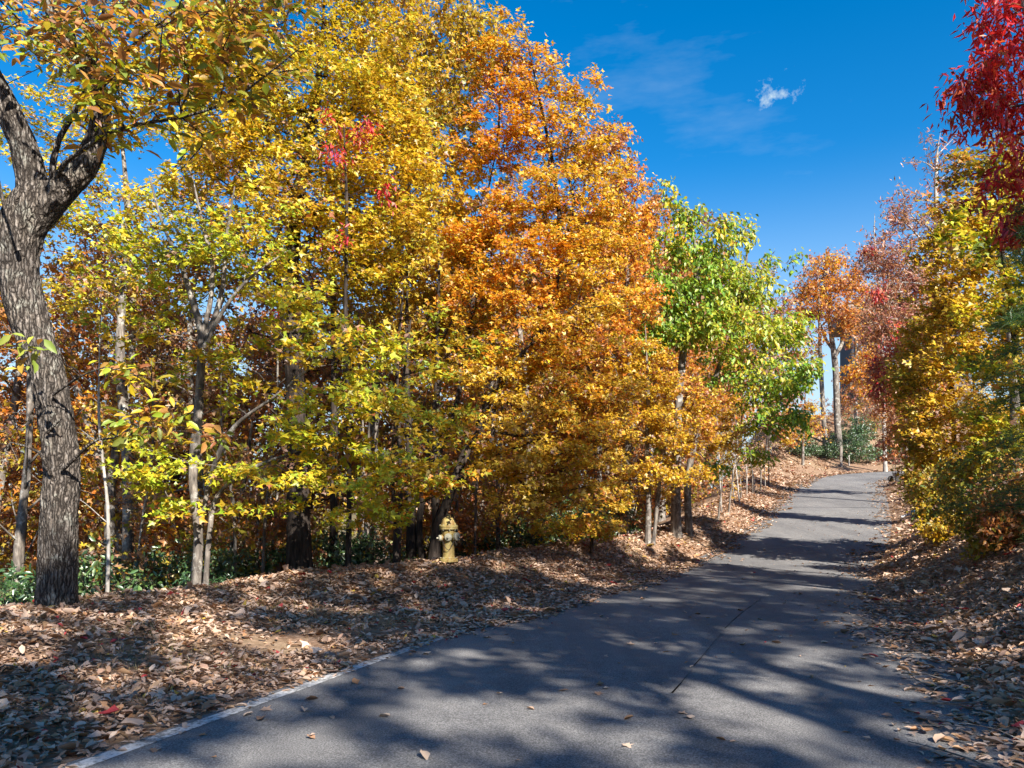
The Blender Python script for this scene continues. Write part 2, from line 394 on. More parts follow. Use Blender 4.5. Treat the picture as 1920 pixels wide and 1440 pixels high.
# distant ridges beyond the valley
def ridge(name, Y0, hmax, seed):
    xs = np.linspace(-4200, 4200, 160); ys = np.linspace(0, 1, 14)
    xx, tt = np.meshgrid(xs, ys); h = hmax*(.55+.9*(fbm(np.stack([xx.ravel()/900, 0*xx.ravel(), 0*xx.ravel()], 1), seed, 4)-.3)).reshape(xx.shape)
    zz = -75+(h+75)*np.sin(tt*math.pi)**.8; yy = Y0+tt*1400+120*np.sin(xx/500)
    i = np.arange(13)[:, None]*160; j = np.arange(159)[None]
    f = np.stack([i+j, i+j+1, i+161+j, i+160+j], -1).reshape(-1, 4)
    return tag(link(name, mesh_from(name, np.stack([xx.ravel(), yy.ravel(), zz.ravel()], 1), f, 4, FAR, smooth=True)), kind='structure')
ridge('hills', 1500, 45, 5)

# road strip
ET = unit(np.gradient(EDGE[:, :2], axis=0)); ER = np.stack([ET[:, 1], -ET[:, 0]], 1)
EB = EDGE[EDGE[:, 1] > -25]; ERB = ER[EDGE[:, 1] > -25]
fine = catmull(np.hstack([EB[:, :3], ERB]), .35); fine[:, 3:] = unit(fine[:, 3:])
us = np.linspace(0, W, 28)
def strip(name, us, dz, mt, rows=fine, wob=.0, seed=1):
    n, k = len(rows), len(us)
    U = us[None, :]+(wob*(fbm(np.stack([np.arange(n)*.35*2.2, np.zeros(n), np.zeros(n)], 1), seed)-.5))[:, None]*np.where((us == us[0]) | (us == us[-1]), 1, 0)[None, :]
    xy = rows[:, None, :2]+rows[:, None, 3:5]*U[:, :, None]
    z = rows[:, 2:3]+.018*np.sin(np.clip(U/W, 0, 1)*math.pi)+dz+np.zeros_like(U)
    f = np.stack([np.arange(n-1)[:, None]*k+np.arange(k-1), np.arange(n-1)[:, None]*k+np.arange(1, k),
                  np.arange(1, n)[:, None]*k+np.arange(1, k), np.arange(1, n)[:, None]*k+np.arange(k-1)], -1).reshape(-1, 4)
    return mesh_from(name, np.concatenate([xy, z[:, :, None]], 2).reshape(-1, 3), f, 4, mt, smooth=True)
road = tag(link('road', strip('road', us, 0, ASPHALT, wob=.10)), kind='structure')
link('edge_line', strip('edge_line', np.array([.05, .09, .13, .175]), .004, PAINT, rows=fine[fine[:, 1] < 12.5], wob=.03, seed=4), road)
link('paving_seam', strip('paving_seam', np.array([3.05, 3.054, 3.058]), .004, SEAM, rows=fine[(fine[:, 1] > 7.2) & (fine[:, 1] < 15)], wob=.10, seed=8), road)

# ------------------------------------------------------------------ leaves
def L_(v, t): return np.array(v, float), np.array(t, int)
MAPLE = L_([(0, -.05, 0), (-.52, .30, .10), (-.17, .42, .03), (0, .95, -.06), (.17, .42, .03), (.52, .30, .10)], [(0, 2, 1), (0, 3, 2), (0, 4, 3), (0, 5, 4)])
STAR = L_([(0, 0, 0), (-.34, .04, .05), (-.26, .22, .0), (-.56, .48, .12), (-.20, .50, .03), (0, .98, -.08), (.20, .50, .03), (.56, .48, .12), (.26, .22, 0), (.34, .04, .05)],
          [(0, 2, 1), (0, 4, 2), (2, 4, 3), (0, 5, 4), (0, 6, 5), (0, 8, 6), (8, 7, 6), (0, 9, 8)])
OVAL = L_([(0, 0, 0), (-.19, .35, .06), (-.15, .72, .02), (0, 1.0, -.14), (.15, .72, .02), (.19, .35, .06), (0, .5, -.03)],
          [(0, 6, 1), (1, 6, 2), (2, 6, 3), (3, 6, 4), (4, 6, 5), (5, 6, 0)])
LANCE = L_([(0, 0, 0), (-.15, .45, .05), (0, 1.0, -.12), (.15, .45, .05)], [(0, 2, 1), (0, 3, 2)])
EGG = L_([(0, 0, 0), (-.27, .42, .07), (0, 1.0, -.1), (.27, .42, .07)], [(0, 2, 1), (0, 3, 2)])
CURL = L_([(0, 0, 0), (-.30, .30, .16), (-.20, .75, .20), (.02, 1.0, .22), (.24, .70, .10), (.30, .28, .20), (0, .5, -.02)],
          [(0, 6, 1), (1, 6, 2), (2, 6, 3), (3, 6, 4), (4, 6, 5), (5, 6, 0)])
ROLL = L_([(0, 0, .0), (-.20, .20, .18), (-.26, .55, .26), (-.10, .9, .24), (.04, 1.02, .10), (.20, .70, .22), (.24, .3, .26), (.0, .45, .0)],
          [(0, 7, 1), (1, 7, 2), (2, 7, 3), (3, 7, 4), (4, 7, 5), (5, 7, 6), (6, 7, 0)])
def leaf_arrays(tmpl, pos, nrm, tip, size, col):
    tv, tt = tmpl; nrm = unit(nrm); tip = unit(tip-nrm*(tip*nrm).sum(1, keepdims=True)); side = np.cross(tip, nrm)
    v = pos[:, None]+size[:, None, None]*(tv[None, :, 0:1]*side[:, None]+tv[None, :, 1:2]*tip[:, None]+tv[None, :, 2:3]*nrm[:, None])
    f = tt[None]+(np.arange(len(pos))*len(tv))[:, None, None]
    return v.reshape(-1, 3), f.reshape(-1, 3), np.repeat(col, len(tv), 0)
class Leaves:
    def __init__(s): s.v = []; s.f = []; s.c = []; s.n = 0
    def add(s, *a):
        v, f, c = leaf_arrays(*a); s.v.append(v); s.f.append(f+s.n); s.c.append(c); s.n += len(v)
    def mesh(s, name, mt, off=None):
        v = np.vstack(s.v)
        if off is not None: v = v-off
        return mesh_from(name, v, np.vstack(s.f), 3, mt, np.vstack(s.c))

YG = [(.60, .51, .03), (.45, .48, .035), (.68, .46, .025), (.33, .40, .03), (.55, .37, .025)]
YEL = [(.62, .40, .025), (.56, .33, .02), (.50, .36, .03), (.66, .47, .06), (.42, .26, .03)]
OLGR = [(.56, .44, .03), (.44, .41, .035), (.62, .43, .025), (.36, .37, .035), (.50, .35, .03)]
OLIVE = [(.44, .33, .03), (.34, .29, .03), (.52, .36, .03), (.42, .24, .04), (.26, .26, .03)]
ORG = [(.68, .31, .02), (.64, .24, .02), (.70, .39, .03), (.58, .20, .025), (.68, .43, .04)]
RUST = [(.46, .19, .05), (.38, .13, .045), (.55, .25, .06), (.33, .15, .07), (.50, .17, .03)]
RED = [(.42, .022, .03), (.30, .014, .025), (.52, .045, .035), (.48, .09, .03), (.24, .012, .02)]
GRN = [(.20, .34, .035), (.29, .40, .05), (.14, .27, .03), (.46, .45, .05), (.38, .42, .04)]
PINK = [(.42, .20, .13), (.36, .14, .10), (.46, .24, .15), (.30, .08, .08), (.40, .22, .10)]
EVER = [(.035, .085, .03), (.05, .11, .03), (.028, .065, .025), (.09, .15, .04)]
MAG = [(.52, .42, .05), (.60, .38, .05), (.34, .38, .06), (.50, .25, .06), (.24, .32, .05), (.42, .19, .07)]
BROWN = [(.34, .19, .10), (.27, .14, .075), (.42, .25, .14), (.36, .13, .05), (.24, .13, .09)]
SHRUB = [(.20, .20, .04), (.32, .24, .05), (.14, .18, .04), (.36, .20, .05), (.10, .15, .03)]

def pal(rng, p, n): return np.array(p)[rng.integers(0, len(p), n)]

# ------------------------------------------------------------------ trees
DENS = 2.4
def grow(seeds, attr, rng, minz, sag=.03, gnarl=.05):
    """attach each attraction point to the skeleton; returns positions, parents"""
    pos = list(seeds[0]); par = list(seeds[1]); ns = len(pos)
    cap = ns+len(attr)*26+10; A = np.zeros((cap, 3)); A[:ns] = pos; par = par+[0]*(cap-ns); n = ns
    pen = np.zeros(cap); pen[:ns] = 0; ok = np.ones(cap, bool); ok[:ns] = A[:ns, 2] > minz
    if not ok[:ns].any(): ok[np.argmax(A[:ns, 2])] = True
    d0 = np.min(np.linalg.norm(attr[:, None]-A[None, :ns][:, :, :][:, ::max(1, ns//60)], axis=2), axis=1)
    tips = []
    for k in np.argsort(d0):
        p = attr[k]; d = A[:n]-p; L = np.linalg.norm(d, axis=1)
        c = L*(1+.55*np.clip(d[:, 2]/np.maximum(L, .01)+.25, 0, 2))+pen[:n]*.25
        c[~ok[:n]] = 1e9; q = int(np.argmin(c)); Lq = L[q]; m_ = int(min(24, max(1, round(Lq/.38))))
        a = A[q]; prev = q; dirp = unit(a-A[par[q]]) if par[q] >= 0 and q else np.array([0, 0, 1.])
        for s in range(1, m_+1):
            t = s/m_; x = a+(p-a)*t+np.array([0, 0, 1])*math.sin(t*math.pi)*sag*Lq+dirp*math.sin(t*math.pi)*.07*Lq
            if s < m_: x = x+rng.normal(0, gnarl*.4, 3)*min(1, Lq)
            A[n] = x; par[n] = prev; pen[n] = pen[prev]+Lq/m_; prev = n; n += 1
        tips.append((k, prev, q))
    return A[:n], np.array(par[:n]), tips
def tree(name, label, stems, lobes, tmpl=MAPLE, size=.09, cover=2.0, pals=(YG, None), bark=BARK_GREY, limbs=(), cat='tree', per=42, spray=.42,
         mode='flat', seed=1, group=None, leafmat=LEAF, minfrac=.25, twig=True, tint=1.0, split=.5, snags=(), oak=False, jitter=.22, rtip=.004, part='crown', singles=0, lscale=.94, maxattr=3000, puff=.10):
    rng = np.random.default_rng(seed); per = int(per*1.25); size = size*lscale
    S = []
    for st in stems:                                    # first point stands on the ground
        pts = []
        for (px, py, Y, r) in st:
            if py is None:
                x = (px-CX)/F*Y; pts.append((x, Y, Hs(x, Y)-.12, r))
            else: pts.append((*P(px, py, Y), r))
        S.append(np.array(pts))
    Lm = [np.array([(*P(a, b, c), r) for a, b, c, r in lm]) for lm in limbs]
    base = S[0][0][:3].copy(); base[2] += .12
    root = thing(name, label, cat, base, 0, group)
    sp, spar, rad0 = [], [], []
    for k, st in enumerate(S+Lm):
        c = catmull(st, .22); st_i = len(sp)
        for q in range(len(c)):
            sp.append(c[q, :3]); spar.append(st_i+q-1 if q else -1); rad0.append(c[q, 3])
        if k < len(S):
            c2 = catmull(st, .03 if oak else .16); flare = np.exp(-np.maximum(c2[:, 2]-c2[0, 2], 0)/.35)*(.10 if oak else .35)
            v, f = tube_arrays(c2[:, :3], c2[:, 3]*(.9 if oak else 1)*(1+flare), 112 if oak else 12)
            v = bark_relief(v, c2, 112, .034, seed) if oak else v+(vnoise(v*[3, 3, 1.2], seed)-.5)[:, None]*.03*unit(v-np.repeat(c2[:, :3], 12, 0))
            link('trunk', mesh_from('trunk', v-base, f, 4, bark, smooth=True), root)
        else:
            c2 = catmull(st, .03 if oak and st[0, 3] > .07 else .12); nn = 72 if oak and st[0, 3] > .07 else 8
            v, f = tube_arrays(c2[:, :3], c2[:, 3]*(.88 if nn == 72 else 1), nn)
            if nn == 72: v = bark_relief(v, c2, 72, .022, seed+k)
            link('limb', mesh_from('limb', v-base, f, 4, bark, smooth=True), root)
    att, lobe_i, nleaf = [], [], 0
    for li, lb in enumerate(lobes):
        px, py, Y, rx, ry = lb[:5]; rd = lb[5] if len(lb) > 5 and lb[5] else (rx+ry)*.5/F*Y
        cv = lb[6] if len(lb) > 6 else 1.0
        lpx = size*F/Y; cnt = DENS*cover*cv*math.pi*rx*ry/(lpx*lpx*.42); k = max(2, int(round(cnt/per)))
        x = unit(rng.normal(size=(k, 3)))*(rng.random((k, 1))**.42)
        c = P(px, py, Y); att.append(c+x*np.array([rx/F*Y, rd, ry/F*Y])); lobe_i += [li]*k
    att = np.vstack(att); lobe_i = np.array(lobe_i)
    if len(att) > maxattr:
        kk = rng.permutation(len(att))[:maxattr]; att = att[kk]; lobe_i = lobe_i[kk]
    gz = np.array([Hs(a[0], a[1]) for a in att[:0]]) if False else H(att[:, 0], att[:, 1], False)
    att[:, 2] = np.maximum(att[:, 2], gz+.12)
    topz = max(s[:, 2].max() for s in S); minz = base[2]+(min(topz, att[:, 2].max())-base[2])*minfrac
    A, par, tips = grow((sp, spar), att, rng, minz)
    ns = len(sp); cnt = np.zeros(len(A)); tipn = [t[1] for t in tips]; cnt[tipn] += 1
    for i in range(len(A)-1, ns-1, -1):
        if par[i] >= ns: cnt[par[i]] += cnt[i]
    r = np.maximum(rtip*np.maximum(cnt, .3)**.46, rtip*.8); r[:ns] = rad0
    for i in range(ns, len(A)):
        if par[i] < ns: r[i] = min(r[i], r[par[i]]*.6)
        else: r[i] = min(r[i], r[par[i]])
    ch = {}
    for i in range(ns, len(A)): ch.setdefault(par[i], []).append(i)
    bv, bf, bn = [], [], 0
    todo = [c for q in list(ch) if q < ns for c in ch[q]]
    while todo:
        i = todo.pop(); chain = [par[i], i]
        while chain[-1] in ch:
            cs = sorted(ch[chain[-1]], key=lambda z: -r[z]); chain.append(cs[0]); todo += cs[1:]
        rr = r[chain].copy(); rr[0] = min(rr[0], rr[1]*1.15)
        v, f = tube_arrays(A[chain], rr, 5 if rr[1] > .012 else 4); bv.append(v); bf.append(f+bn); bn += len(v)
    # sprays of leaves
    K = len(tips); pk = att[[t[0] for t in tips]]; pp = A[[par[t[1]] for t in tips]]
    d = unit(pk-pp+rng.normal(0, .02, (K, 3)))
    if mode == 'flat': d = unit(d*[1, 1, .45]+[0, 0, -.08])
    up = unit(np.array([0, 0, 1.])+rng.normal(0, .22, (K, 3))); up = unit(up-d*(up*d).sum(1, keepdims=True)); sd = np.cross(d, up)
    nt_ = 5; ang = rng.uniform(-1.25, 1.25, (K, nt_)); ang[:, 0] *= .2; ln_ = spray*rng.uniform(.45, 1.1, (K, nt_))
    td = d[:, None]*np.cos(ang)[..., None]+sd[:, None]*np.sin(ang)[..., None]+up[:, None]*rng.normal(0, .10 if mode == 'flat' else .45, (K, nt_, 1))
    if mode == 'droop': td = unit(td+np.array([0, 0, -.25]))
    t0 = pk[:, None]-d[:, None]*spray*.25
    if twig:
        e = t0+td*ln_[..., None]; s0 = np.broadcast_to(t0, e.shape).reshape(-1, 3); e = e.reshape(-1, 3); m3 = len(e)
        o3 = np.array([[1, 0, 0], [-.5, .87, 0], [-.5, -.87, 0]])*rtip*.55
        v = np.concatenate([s0[:, None]+o3, e[:, None]+o3*.4], 1).reshape(-1, 3)
        b6 = (np.arange(m3)*6)[:, None, None]; f = (np.array([[0, 1, 4, 3], [1, 2, 5, 4], [2, 0, 3, 5]])[None]+b6).reshape(-1, 4)
        bv.append(v); bf.append(f+bn); bn += len(v)
    tag(link('branches', mesh_from('branches', np.vstack(bv)-base, np.vstack(bf), 4, bark, smooth=True), root), kind='stuff')
    M = K*per; kk = np.repeat(np.arange(K), per); tj = rng.integers(0, nt_, M); t = rng.uniform(.1, 1.05, M)
    tdm = td[kk, tj]; pos = t0[kk, 0]+tdm*(ln_[kk, tj]*t)[:, None]; s_ = np.where(rng.random(M) < .5, -1, 1)
    side = np.cross(tdm, up[kk]); pos = pos+side*(s_*size*rng.uniform(.1, .7, M))[:, None]+rng.normal(0, size*.35, (M, 3))+up[kk]*rng.normal(0, puff*.5, (M, 1))
    sz = size*np.clip(rng.normal(.95, .24, M), .4, 1.6)
    if mode == 'flat':
        nrm = unit(np.array([0, 0, .75])+SUN*.45+rng.normal(0, .55, (M, 3))); tp = unit(tdm*.5+side*s_[:, None]*.7+np.array([0, 0, -.35])+rng.normal(0, .35, (M, 3)))
    elif mode == 'droop':
        tp = unit(np.array([0, 0, -.9])+tdm*.35+side*s_[:, None]*.35+rng.normal(0, .3, (M, 3))); nrm = unit(SUN*.5+np.array([0, 0, .3])+rng.normal(0, .6, (M, 3)))
    else:
        nrm = unit(SUN*.35+np.array([0, 0, .3])+rng.normal(0, .75, (M, 3))); tp = unit(rng.normal(0, 1, (M, 3))+[0, 0, -.3])
    # colour: drifts slowly through the crown, from spray to spray, leaf to leaf
    pa = pals[0]; pb = pals[1] if pals[1] is not None else pals[0]
    drift = fbm(pk*.55+seed*7, seed, 3)+rng.normal(0, .07, K)
    useb = (drift[kk]+rng.normal(0, jitter*.6, M)) > split
    ci = np.clip((fbm(pk*.8+seed*3+50, seed+5, 2)*1.6-.3)*len(pa)+rng.normal(0, .8, K), 0, len(pa)-.01)
    idx = np.clip(ci[kk]+rng.normal(0, 1.3, M), 0, len(pa)-.01).astype(int)
    idb = np.clip(idx, 0, len(pb)-1)
    col = np.where(useb[:, None], np.array(pb)[idb], np.array(pa)[idx])*rng.uniform(.72, 1.16, (M, 1))*tint
    col = np.clip(col*1.18*rng.normal(1, .06, (M, 3)), .005, .82)
    if leafmat is LEAF:
        br = rng.random(M) < .05; col[br] = pal(rng, BROWN, int(br.sum()))*1.1
    gzz = H(pos[:, 0], pos[:, 1], False); keep = pos[:, 2] > gzz+.05
    keep &= ~((np.abs(pos[:, 0]+1.0) < .55) & (pos[:, 1] > 10.5) & (pos[:, 1] < 14.6) & (pos[:, 2] < 1.65))        # kept trimmed round the hydrant
    if singles:                                          # the leaves that show largest are parts of their own
        sx_ = CX+F*pos[:, 0]/pos[:, 1]; sy_ = HY-F*(pos[:, 2]-EYE)/pos[:, 1]
        cand = np.where(keep & (sx_ > 0) & (sx_ < 1920) & (sy_ > 0) & (sy_ < 1440))[0]
        cand = cand[np.argsort(-sz[cand]/pos[cand, 1])][:singles]; keep[cand] = False
        var = [mesh_from('leaf', *(lambda a: (a[0], a[1]))(leaf_arrays(tmpl, np.zeros((1, 3)), np.array([[0, 0, 1.]]), np.array([[0, 1., 0]]), np.ones(1), np.array([c_]))), 3, leafmat, np.repeat(np.array([c_]), len(tmpl[0]), 0)) for c_ in [tuple(q*b for q in c) for c in pa for b in (.8, 1.0)]]
        from mathutils import Matrix
        for q in cand:
            n_ = unit(nrm[q]); t_ = unit(tp[q]-n_*(tp[q]@n_)); s_d = np.cross(t_, n_); o = link('leaf', var[int(idx[q])*2+int(q % 2)], root)
            m4 = Matrix.Identity(4)
            for r_ in range(3):
                m4[r_][0], m4[r_][1], m4[r_][2], m4[r_][3] = s_d[r_]*sz[q], t_[r_]*sz[q], n_[r_]*sz[q], pos[q][r_]-base[r_]
            o.matrix_local = m4
    lv = Leaves(); lv.add(tmpl, pos[keep], nrm[keep], tp[keep], sz[keep], col[keep]); tag(link(part, lv.mesh(part, leafmat, base), root), kind='stuff')
    TOTAL['leaves'] += int(keep.sum()); TOTAL['tris'] += int(keep.sum())*len(tmpl[1])+2*sum(len(b) for b in bf)
    return root
TOTAL = dict(leaves=0, tris=0)
def bark_relief(v, c2, n, amp, seed):
    cen = np.repeat(c2[:, :3], n, 0); dr = unit(v-cen); arc = np.concatenate([[0], np.cumsum(np.linalg.norm(np.diff(c2[:, :3], axis=0), axis=1))])
    a = np.repeat(arc, n); rr = np.linalg.norm(v-cen, axis=1)[:, None]
    q = np.concatenate([dr*rr*26, ], 1); q[:, 2] = 0; q = dr*rr*np.array([36, 36, 3])+np.stack([a*0, a*0, a*6.0], 1)
    q = q+(fbm(q*.35, seed+3)[:, None]-.5)*2.2
    rid = 1-np.abs(2*vnoise(q, seed)-1); plate = vnoise(np.stack([q[:, 0]*.6, q[:, 1]*.6, a*9], 1), seed+9)
    lump = fbm(np.concatenate([dr*rr*4, ], 1)+np.stack([a*0, a*0, a*1.6], 1), seed+20)
    dis = amp*(rid**1.3-.62)+amp*.5*(plate-.5)+amp*1.1*(lump-.5)
    return v+dr*dis[:, None]
def wp(x, y, z, r=None):                                 # a point of the place -> the notation of P()
    a = (CX+F*x/y, HY-F*(z-EYE)/y, y); return a if r is None else (*a, r)
def wl(x, y, z, rx, rz, rd=None, cv=1.0):                # a crown lobe given in metres
    return (CX+F*x/y, HY-F*(z-EYE)/y, y, rx*F/y, rz*F/y, rd or rx, cv)

# -- big leaning roadside tree on the left edge
tree('leaning_tree', 'big leaning furrowed grey trunk forking near the left edge of the verge',
     [[(108, None, 9.5, .232), (108, 1060, 9.5, .222), (112, 960, 9.5, .213), (116, 880, 9.5, .208), (106, 790, 9.5, .205), (86, 690, 9.5, .212), (55, 600, 9.5, .230), (34, 510, 9.5, .245), (38, 440, 9.5, .265), (66, 375, 9.5, .25), (88, 335, 9.5, .17)]],
     [(330, 105, 8.6, 260, 115, .9, 1.25), (130, 70, 9.0, 130, 90, .8, 1.0), (300, 200, 8.5, 160, 70, .7, .8), (470, 50, 8.8, 130, 80, .8), (250, 225, 8.8, 150, 50, .6, .5), (285, 800, 8.9, 100, 55, .5, .8), (400, 810, 9.0, 80, 40, .4, .5),
      (230, 690, 8.9, 110, 40, .5, .35), (85, 650, 8.7, 50, 40, .2, .35), (300, -120, 8.6, 300, 130, 1.6, .6), (-60, -60, 9.5, 160, 160, 1.4, .6), (420, 330, 9.0, 90, 30, .5, .35)],
     OVAL, .14, 1.15, (MAG, YG), BARK_OAK, per=10, spray=.24, mode='flat', seed=11, split=.62, oak=True, lscale=1.1, singles=290, minfrac=.1, puff=.06, rtip=.0045,
     limbs=[[(58, 440, 9.5, .12), (62, 385, 9.48, .18), (58, 330, 9.45, .185), (44, 275, 9.4, .168), (15, 208, 9.3, .155), (-30, 120, 9.2, .14), (-85, 20, 9.1, .12), (-110, -120, 9, .09), (-90, -260, 9, .05)],
            [(52, 450, 9.5, .10), (84, 392, 9.5, .19), (122, 347, 9.5, .185), (155, 315, 9.5, .165), (181, 262, 9.5, .135), (190, 200, 9.5, .118), (174, 140, 9.5, .108), (132, 82, 9.5, .10), (96, 12, 9.5, .09), (72, -80, 9.4, .075), (66, -220, 9.4, .045)],
            [(98, 345, 9.36, .040), (100, 300, 9.3, .037), (110, 262, 9.25, .033), (146, 200, 9.15, .028), (173, 135, 9.05, .024), (189, 70, 8.95, .02), (196, 5, 8.9, .017), (216, -70, 8.8, .012)],
            [(104, 335, 9.36, .030), (122, 305, 9.2, .027), (150, 285, 9.05, .025), (200, 252, 8.9, .022), (270, 231, 8.75, .02), (340, 220, 8.65, .017), (430, 190, 8.55, .013), (500, 140, 8.5, .01), (560, 92, 8.45, .006)],
            [(174, 175, 9.4, .028), (204, 142, 9.2, .022), (240, 96, 9, .019), (266, 70, 8.9, .014), (335, 15, 8.8, .008)],
            [(-6, 330, 9.2, .024), (8, 385, 9.2, .022), (22, 425, 9.2, .022), (36, 470, 9.22, .024)],
            [(95, 890, 9.3, .028), (86, 868, 9.22, .024), (74, 848, 9.18, .018), (46, 836, 9.12, .011), (18, 829, 9.05, .006)],
            [(118, 880, 9.3, .026), (138, 862, 9.2, .02), (162, 838, 9.12, .017), (184, 824, 9.05, .014), (210, 822, 9.0, .009), (262, 800, 8.95, .006), (330, 808, 8.95, .004)],
            [(100, 740, 9.3, .018), (126, 722, 9.15, .013), (150, 706, 9.05, .011), (200, 690, 8.95, .008), (260, 705, 8.9, .005)],
            [(88, 812, 9.26, .02), (104, 796, 9.2, .013), (116, 784, 9.15, .008)]])

# -- yellow-green maples along the verge
tree('maple_tree', 'yellow-green maple with several stems fanning up beside the leaning trunk',
     [[(366, None, 12.2, .085), (372, 1000, 12.2, .075), (362, 900, 12.3, .07), (372, 780, 12.4, .066), (378, 650, 12.5, .06), (372, 600, 12.5, .055), (340, 500, 12.5, .04), (305, 420, 12.5, .025), (280, 330, 12.5, .012)],
      [(352, None, 12.4, .05), (378, 980, 12.3, .045), (400, 880, 12.2, .04), (440, 800, 12, .03), (520, 740, 11.8, .018), (580, 690, 11.6, .008)],
      [(384, None, 12.0, .045), (392, 1010, 12.0, .04), (408, 930, 12.1, .036), (470, 880, 11.9, .026), (560, 845, 11.7, .014), (640, 820, 11.5, .006)]],
     [(300, 470, 12.6, 180, 90, 1.0, .6), (470, 470, 12.6, 130, 100, 1.0, .7), (560, 600, 11.8, 130, 60, .9), (660, 660, 11.5, 110, 60, .8), (640, 760, 11.4, 150, 60, .9), (560, 830, 11.4, 120, 40, .7), (700, 850, 11.5, 140, 45, .8),
      (600, 900, 11.4, 150, 32, .6), (420, 880, 11.6, 120, 30, .6, .8), (290, 905, 11.8, 110, 28, .6, .9), (250, 840, 12, 90, 35, .6, .5), (300, 640, 12.4, 150, 60, .8, .45), (420, 700, 12.1, 120, 60, .8, .6), (640, 950, 11.6, 140, 22, .5, .8), (330, 960, 11.9, 100, 20, .4, .8), (480, 945, 11.7, 110, 18, .5, .6), (250, 560, 12.6, 140, 40, .8, .4)],
     MAPLE, .11, 1.2, (YG, [(.50, .50, .035), (.38, .46, .035), (.62, .53, .035), (.30, .39, .03), (.58, .39, .025)]), BARK_GREY, per=34, spray=.44, seed=21, minfrac=.12, puff=.05,
     limbs=[[(374, 640, 12.5, .05), (392, 580, 12.5, .042), (398, 500, 12.5, .035), (380, 420, 12.5, .025), (360, 330, 12.6, .012)],
            [(376, 650, 12.5, .052), (404, 590, 12.5, .044), (420, 520, 12.5, .036), (424, 450, 12.6, .026), (440, 350, 12.6, .012)],
            [(378, 660, 12.5, .04), (420, 580, 12.4, .03), (470, 520, 12.3, .022), (540, 470, 12.2, .01)]])
tree('maple_tree', 'low olive-green maple sprays hanging over the leaves left of the hydrant',
     [[(742, None, 14.2, .05), (742, 980, 14.2, .045), (735, 880, 13.8, .038), (745, 780, 13.3, .03), (760, 680, 13, .02), (770, 600, 13, .01)]],
     [(760, 720, 12.6, 110, 60, .8), (820, 800, 12.8, 100, 50, .8), (720, 900, 12.5, 130, 40, .7), (690, 965, 12.6, 130, 24, .6, .9), (780, 940, 12.8, 60, 22, .4, .8), (820, 640, 13, 100, 60, .8, .8), (830, 900, 13, 80, 40, .6, .8)],
     MAPLE, .11, 1.0, ([(.42, .43, .03), (.33, .39, .035), (.52, .43, .03), (.27, .33, .03), (.52, .36, .025)], ORG), BARK_DARK, per=34, spray=.44, seed=22, split=.66, minfrac=.2, puff=.05)

tree('tall_tree', 'lacy yellow-green tree behind the leaning trunk with sky showing through',
     [[(236, None, 15.5, .11), (240, 900, 15.5, .10), (225, 650, 15.6, .085), (240, 420, 15.8, .06), (225, 200, 16, .035), (235, 20, 16, .012)]],
     [(150, 240, 15.8, 110, 80, None, .6), (290, 180, 15.8, 110, 90, None, .8), (380, 260, 15.6, 100, 80, None, .8), (200, 380, 15.6, 120, 70, None, .7), (60, 420, 15.8, 90, 70, None, .5), (330, 400, 15.4, 110, 60, None, .7), (130, 100, 16, 120, 80, None, .5), (320, 60, 16, 140, 80, None, .8), (30, 250, 16, 80, 100, None, .45), (120, 540, 15.6, 110, 50, None, .35), (220, -50, 16, 200, 70, None, .7), (430, 90, 16, 100, 90, None, .8)],
     MAPLE, .10, 1.15, (YG, OLGR), BARK_GREY, per=34, spray=.5, seed=33, split=.5, minfrac=.3)
# -- tall yellow tree with the thick dark trunk
tree('tall_tree', 'tall golden-yellow tree on a thick dark trunk behind the green maple sprays',
     [[(562, None, 13.6, .215), (560, 1000, 13.6, .20), (558, 850, 13.8, .18), (552, 700, 14, .165), (545, 560, 14.2, .145), (552, 420, 14.4, .12), (575, 280, 14.6, .09), (600, 120, 14.8, .055), (610, -40, 15, .02)]],
     [(570, 200, 14.6, 150, 110), (690, 190, 14.6, 130, 120), (480, 290, 14.4, 130, 80), (640, 330, 14.2, 150, 80), (560, 400, 14, 140, 70, None, .9), (700, 420, 14.2, 130, 80), (620, 40, 15, 180, 80), (450, 150, 14.6, 110, 100, None, .9), (740, 300, 14.4, 100, 90), (600, -100, 15, 200, 90), (380, 330, 14.2, 100, 60, None, .6), (650, 510, 14, 130, 60)],
     MAPLE, .10, 1.7, (OLGR, YEL), BARK_DARK, per=40, spray=.5, seed=31, split=.54, minfrac=.3)
tree('brown_tree', 'olive and tan leaved tree rising behind the golden one',
     [[(690, None, 17.5, .13), (700, 800, 17.5, .11), (740, 500, 17.5, .09), (780, 250, 17.5, .06), (800, 60, 17.5, .03), (810, -60, 17.5, .012)]],
     [(790, 60, 17.5, 110, 80), (840, 170, 17.5, 90, 90), (790, 280, 17.3, 120, 80), (830, 400, 17, 120, 80), (760, 500, 16.8, 130, 80), (850, 520, 16.6, 120, 80), (730, 150, 17.5, 100, 80), (880, 60, 17.5, 60, 50), (760, 610, 16.6, 120, 60), (860, 640, 16.4, 90, 60)],
     MAPLE, .105, 1.75, (OLIVE, YEL), BARK_GREY, per=40, spray=.5, seed=41, split=.52, mode='mix')
tree('sourwood_tree', 'slim crimson-leaved tree showing through the yellow crowns',
     [[(652, None, 14.0, .05), (655, 900, 13.9, .045), (648, 600, 13.6, .035), (650, 400, 13.4, .025), (645, 240, 13.2, .01)]],
     [(640, 235, 13.2, 55, 25, .5), (640, 285, 13.2, 45, 28, .5), (705, 345, 13.2, 30, 18, .3), (640, 460, 13.2, 32, 14, .3), (690, 245, 13.3, 28, 14, .3, .7), (520, 590, 13, 22, 8, .2, .5)],
     LANCE, .12, 1.1, (RED, None), BARK_DARK, per=26, spray=.3, mode='droop', seed=45, tint=1.15)

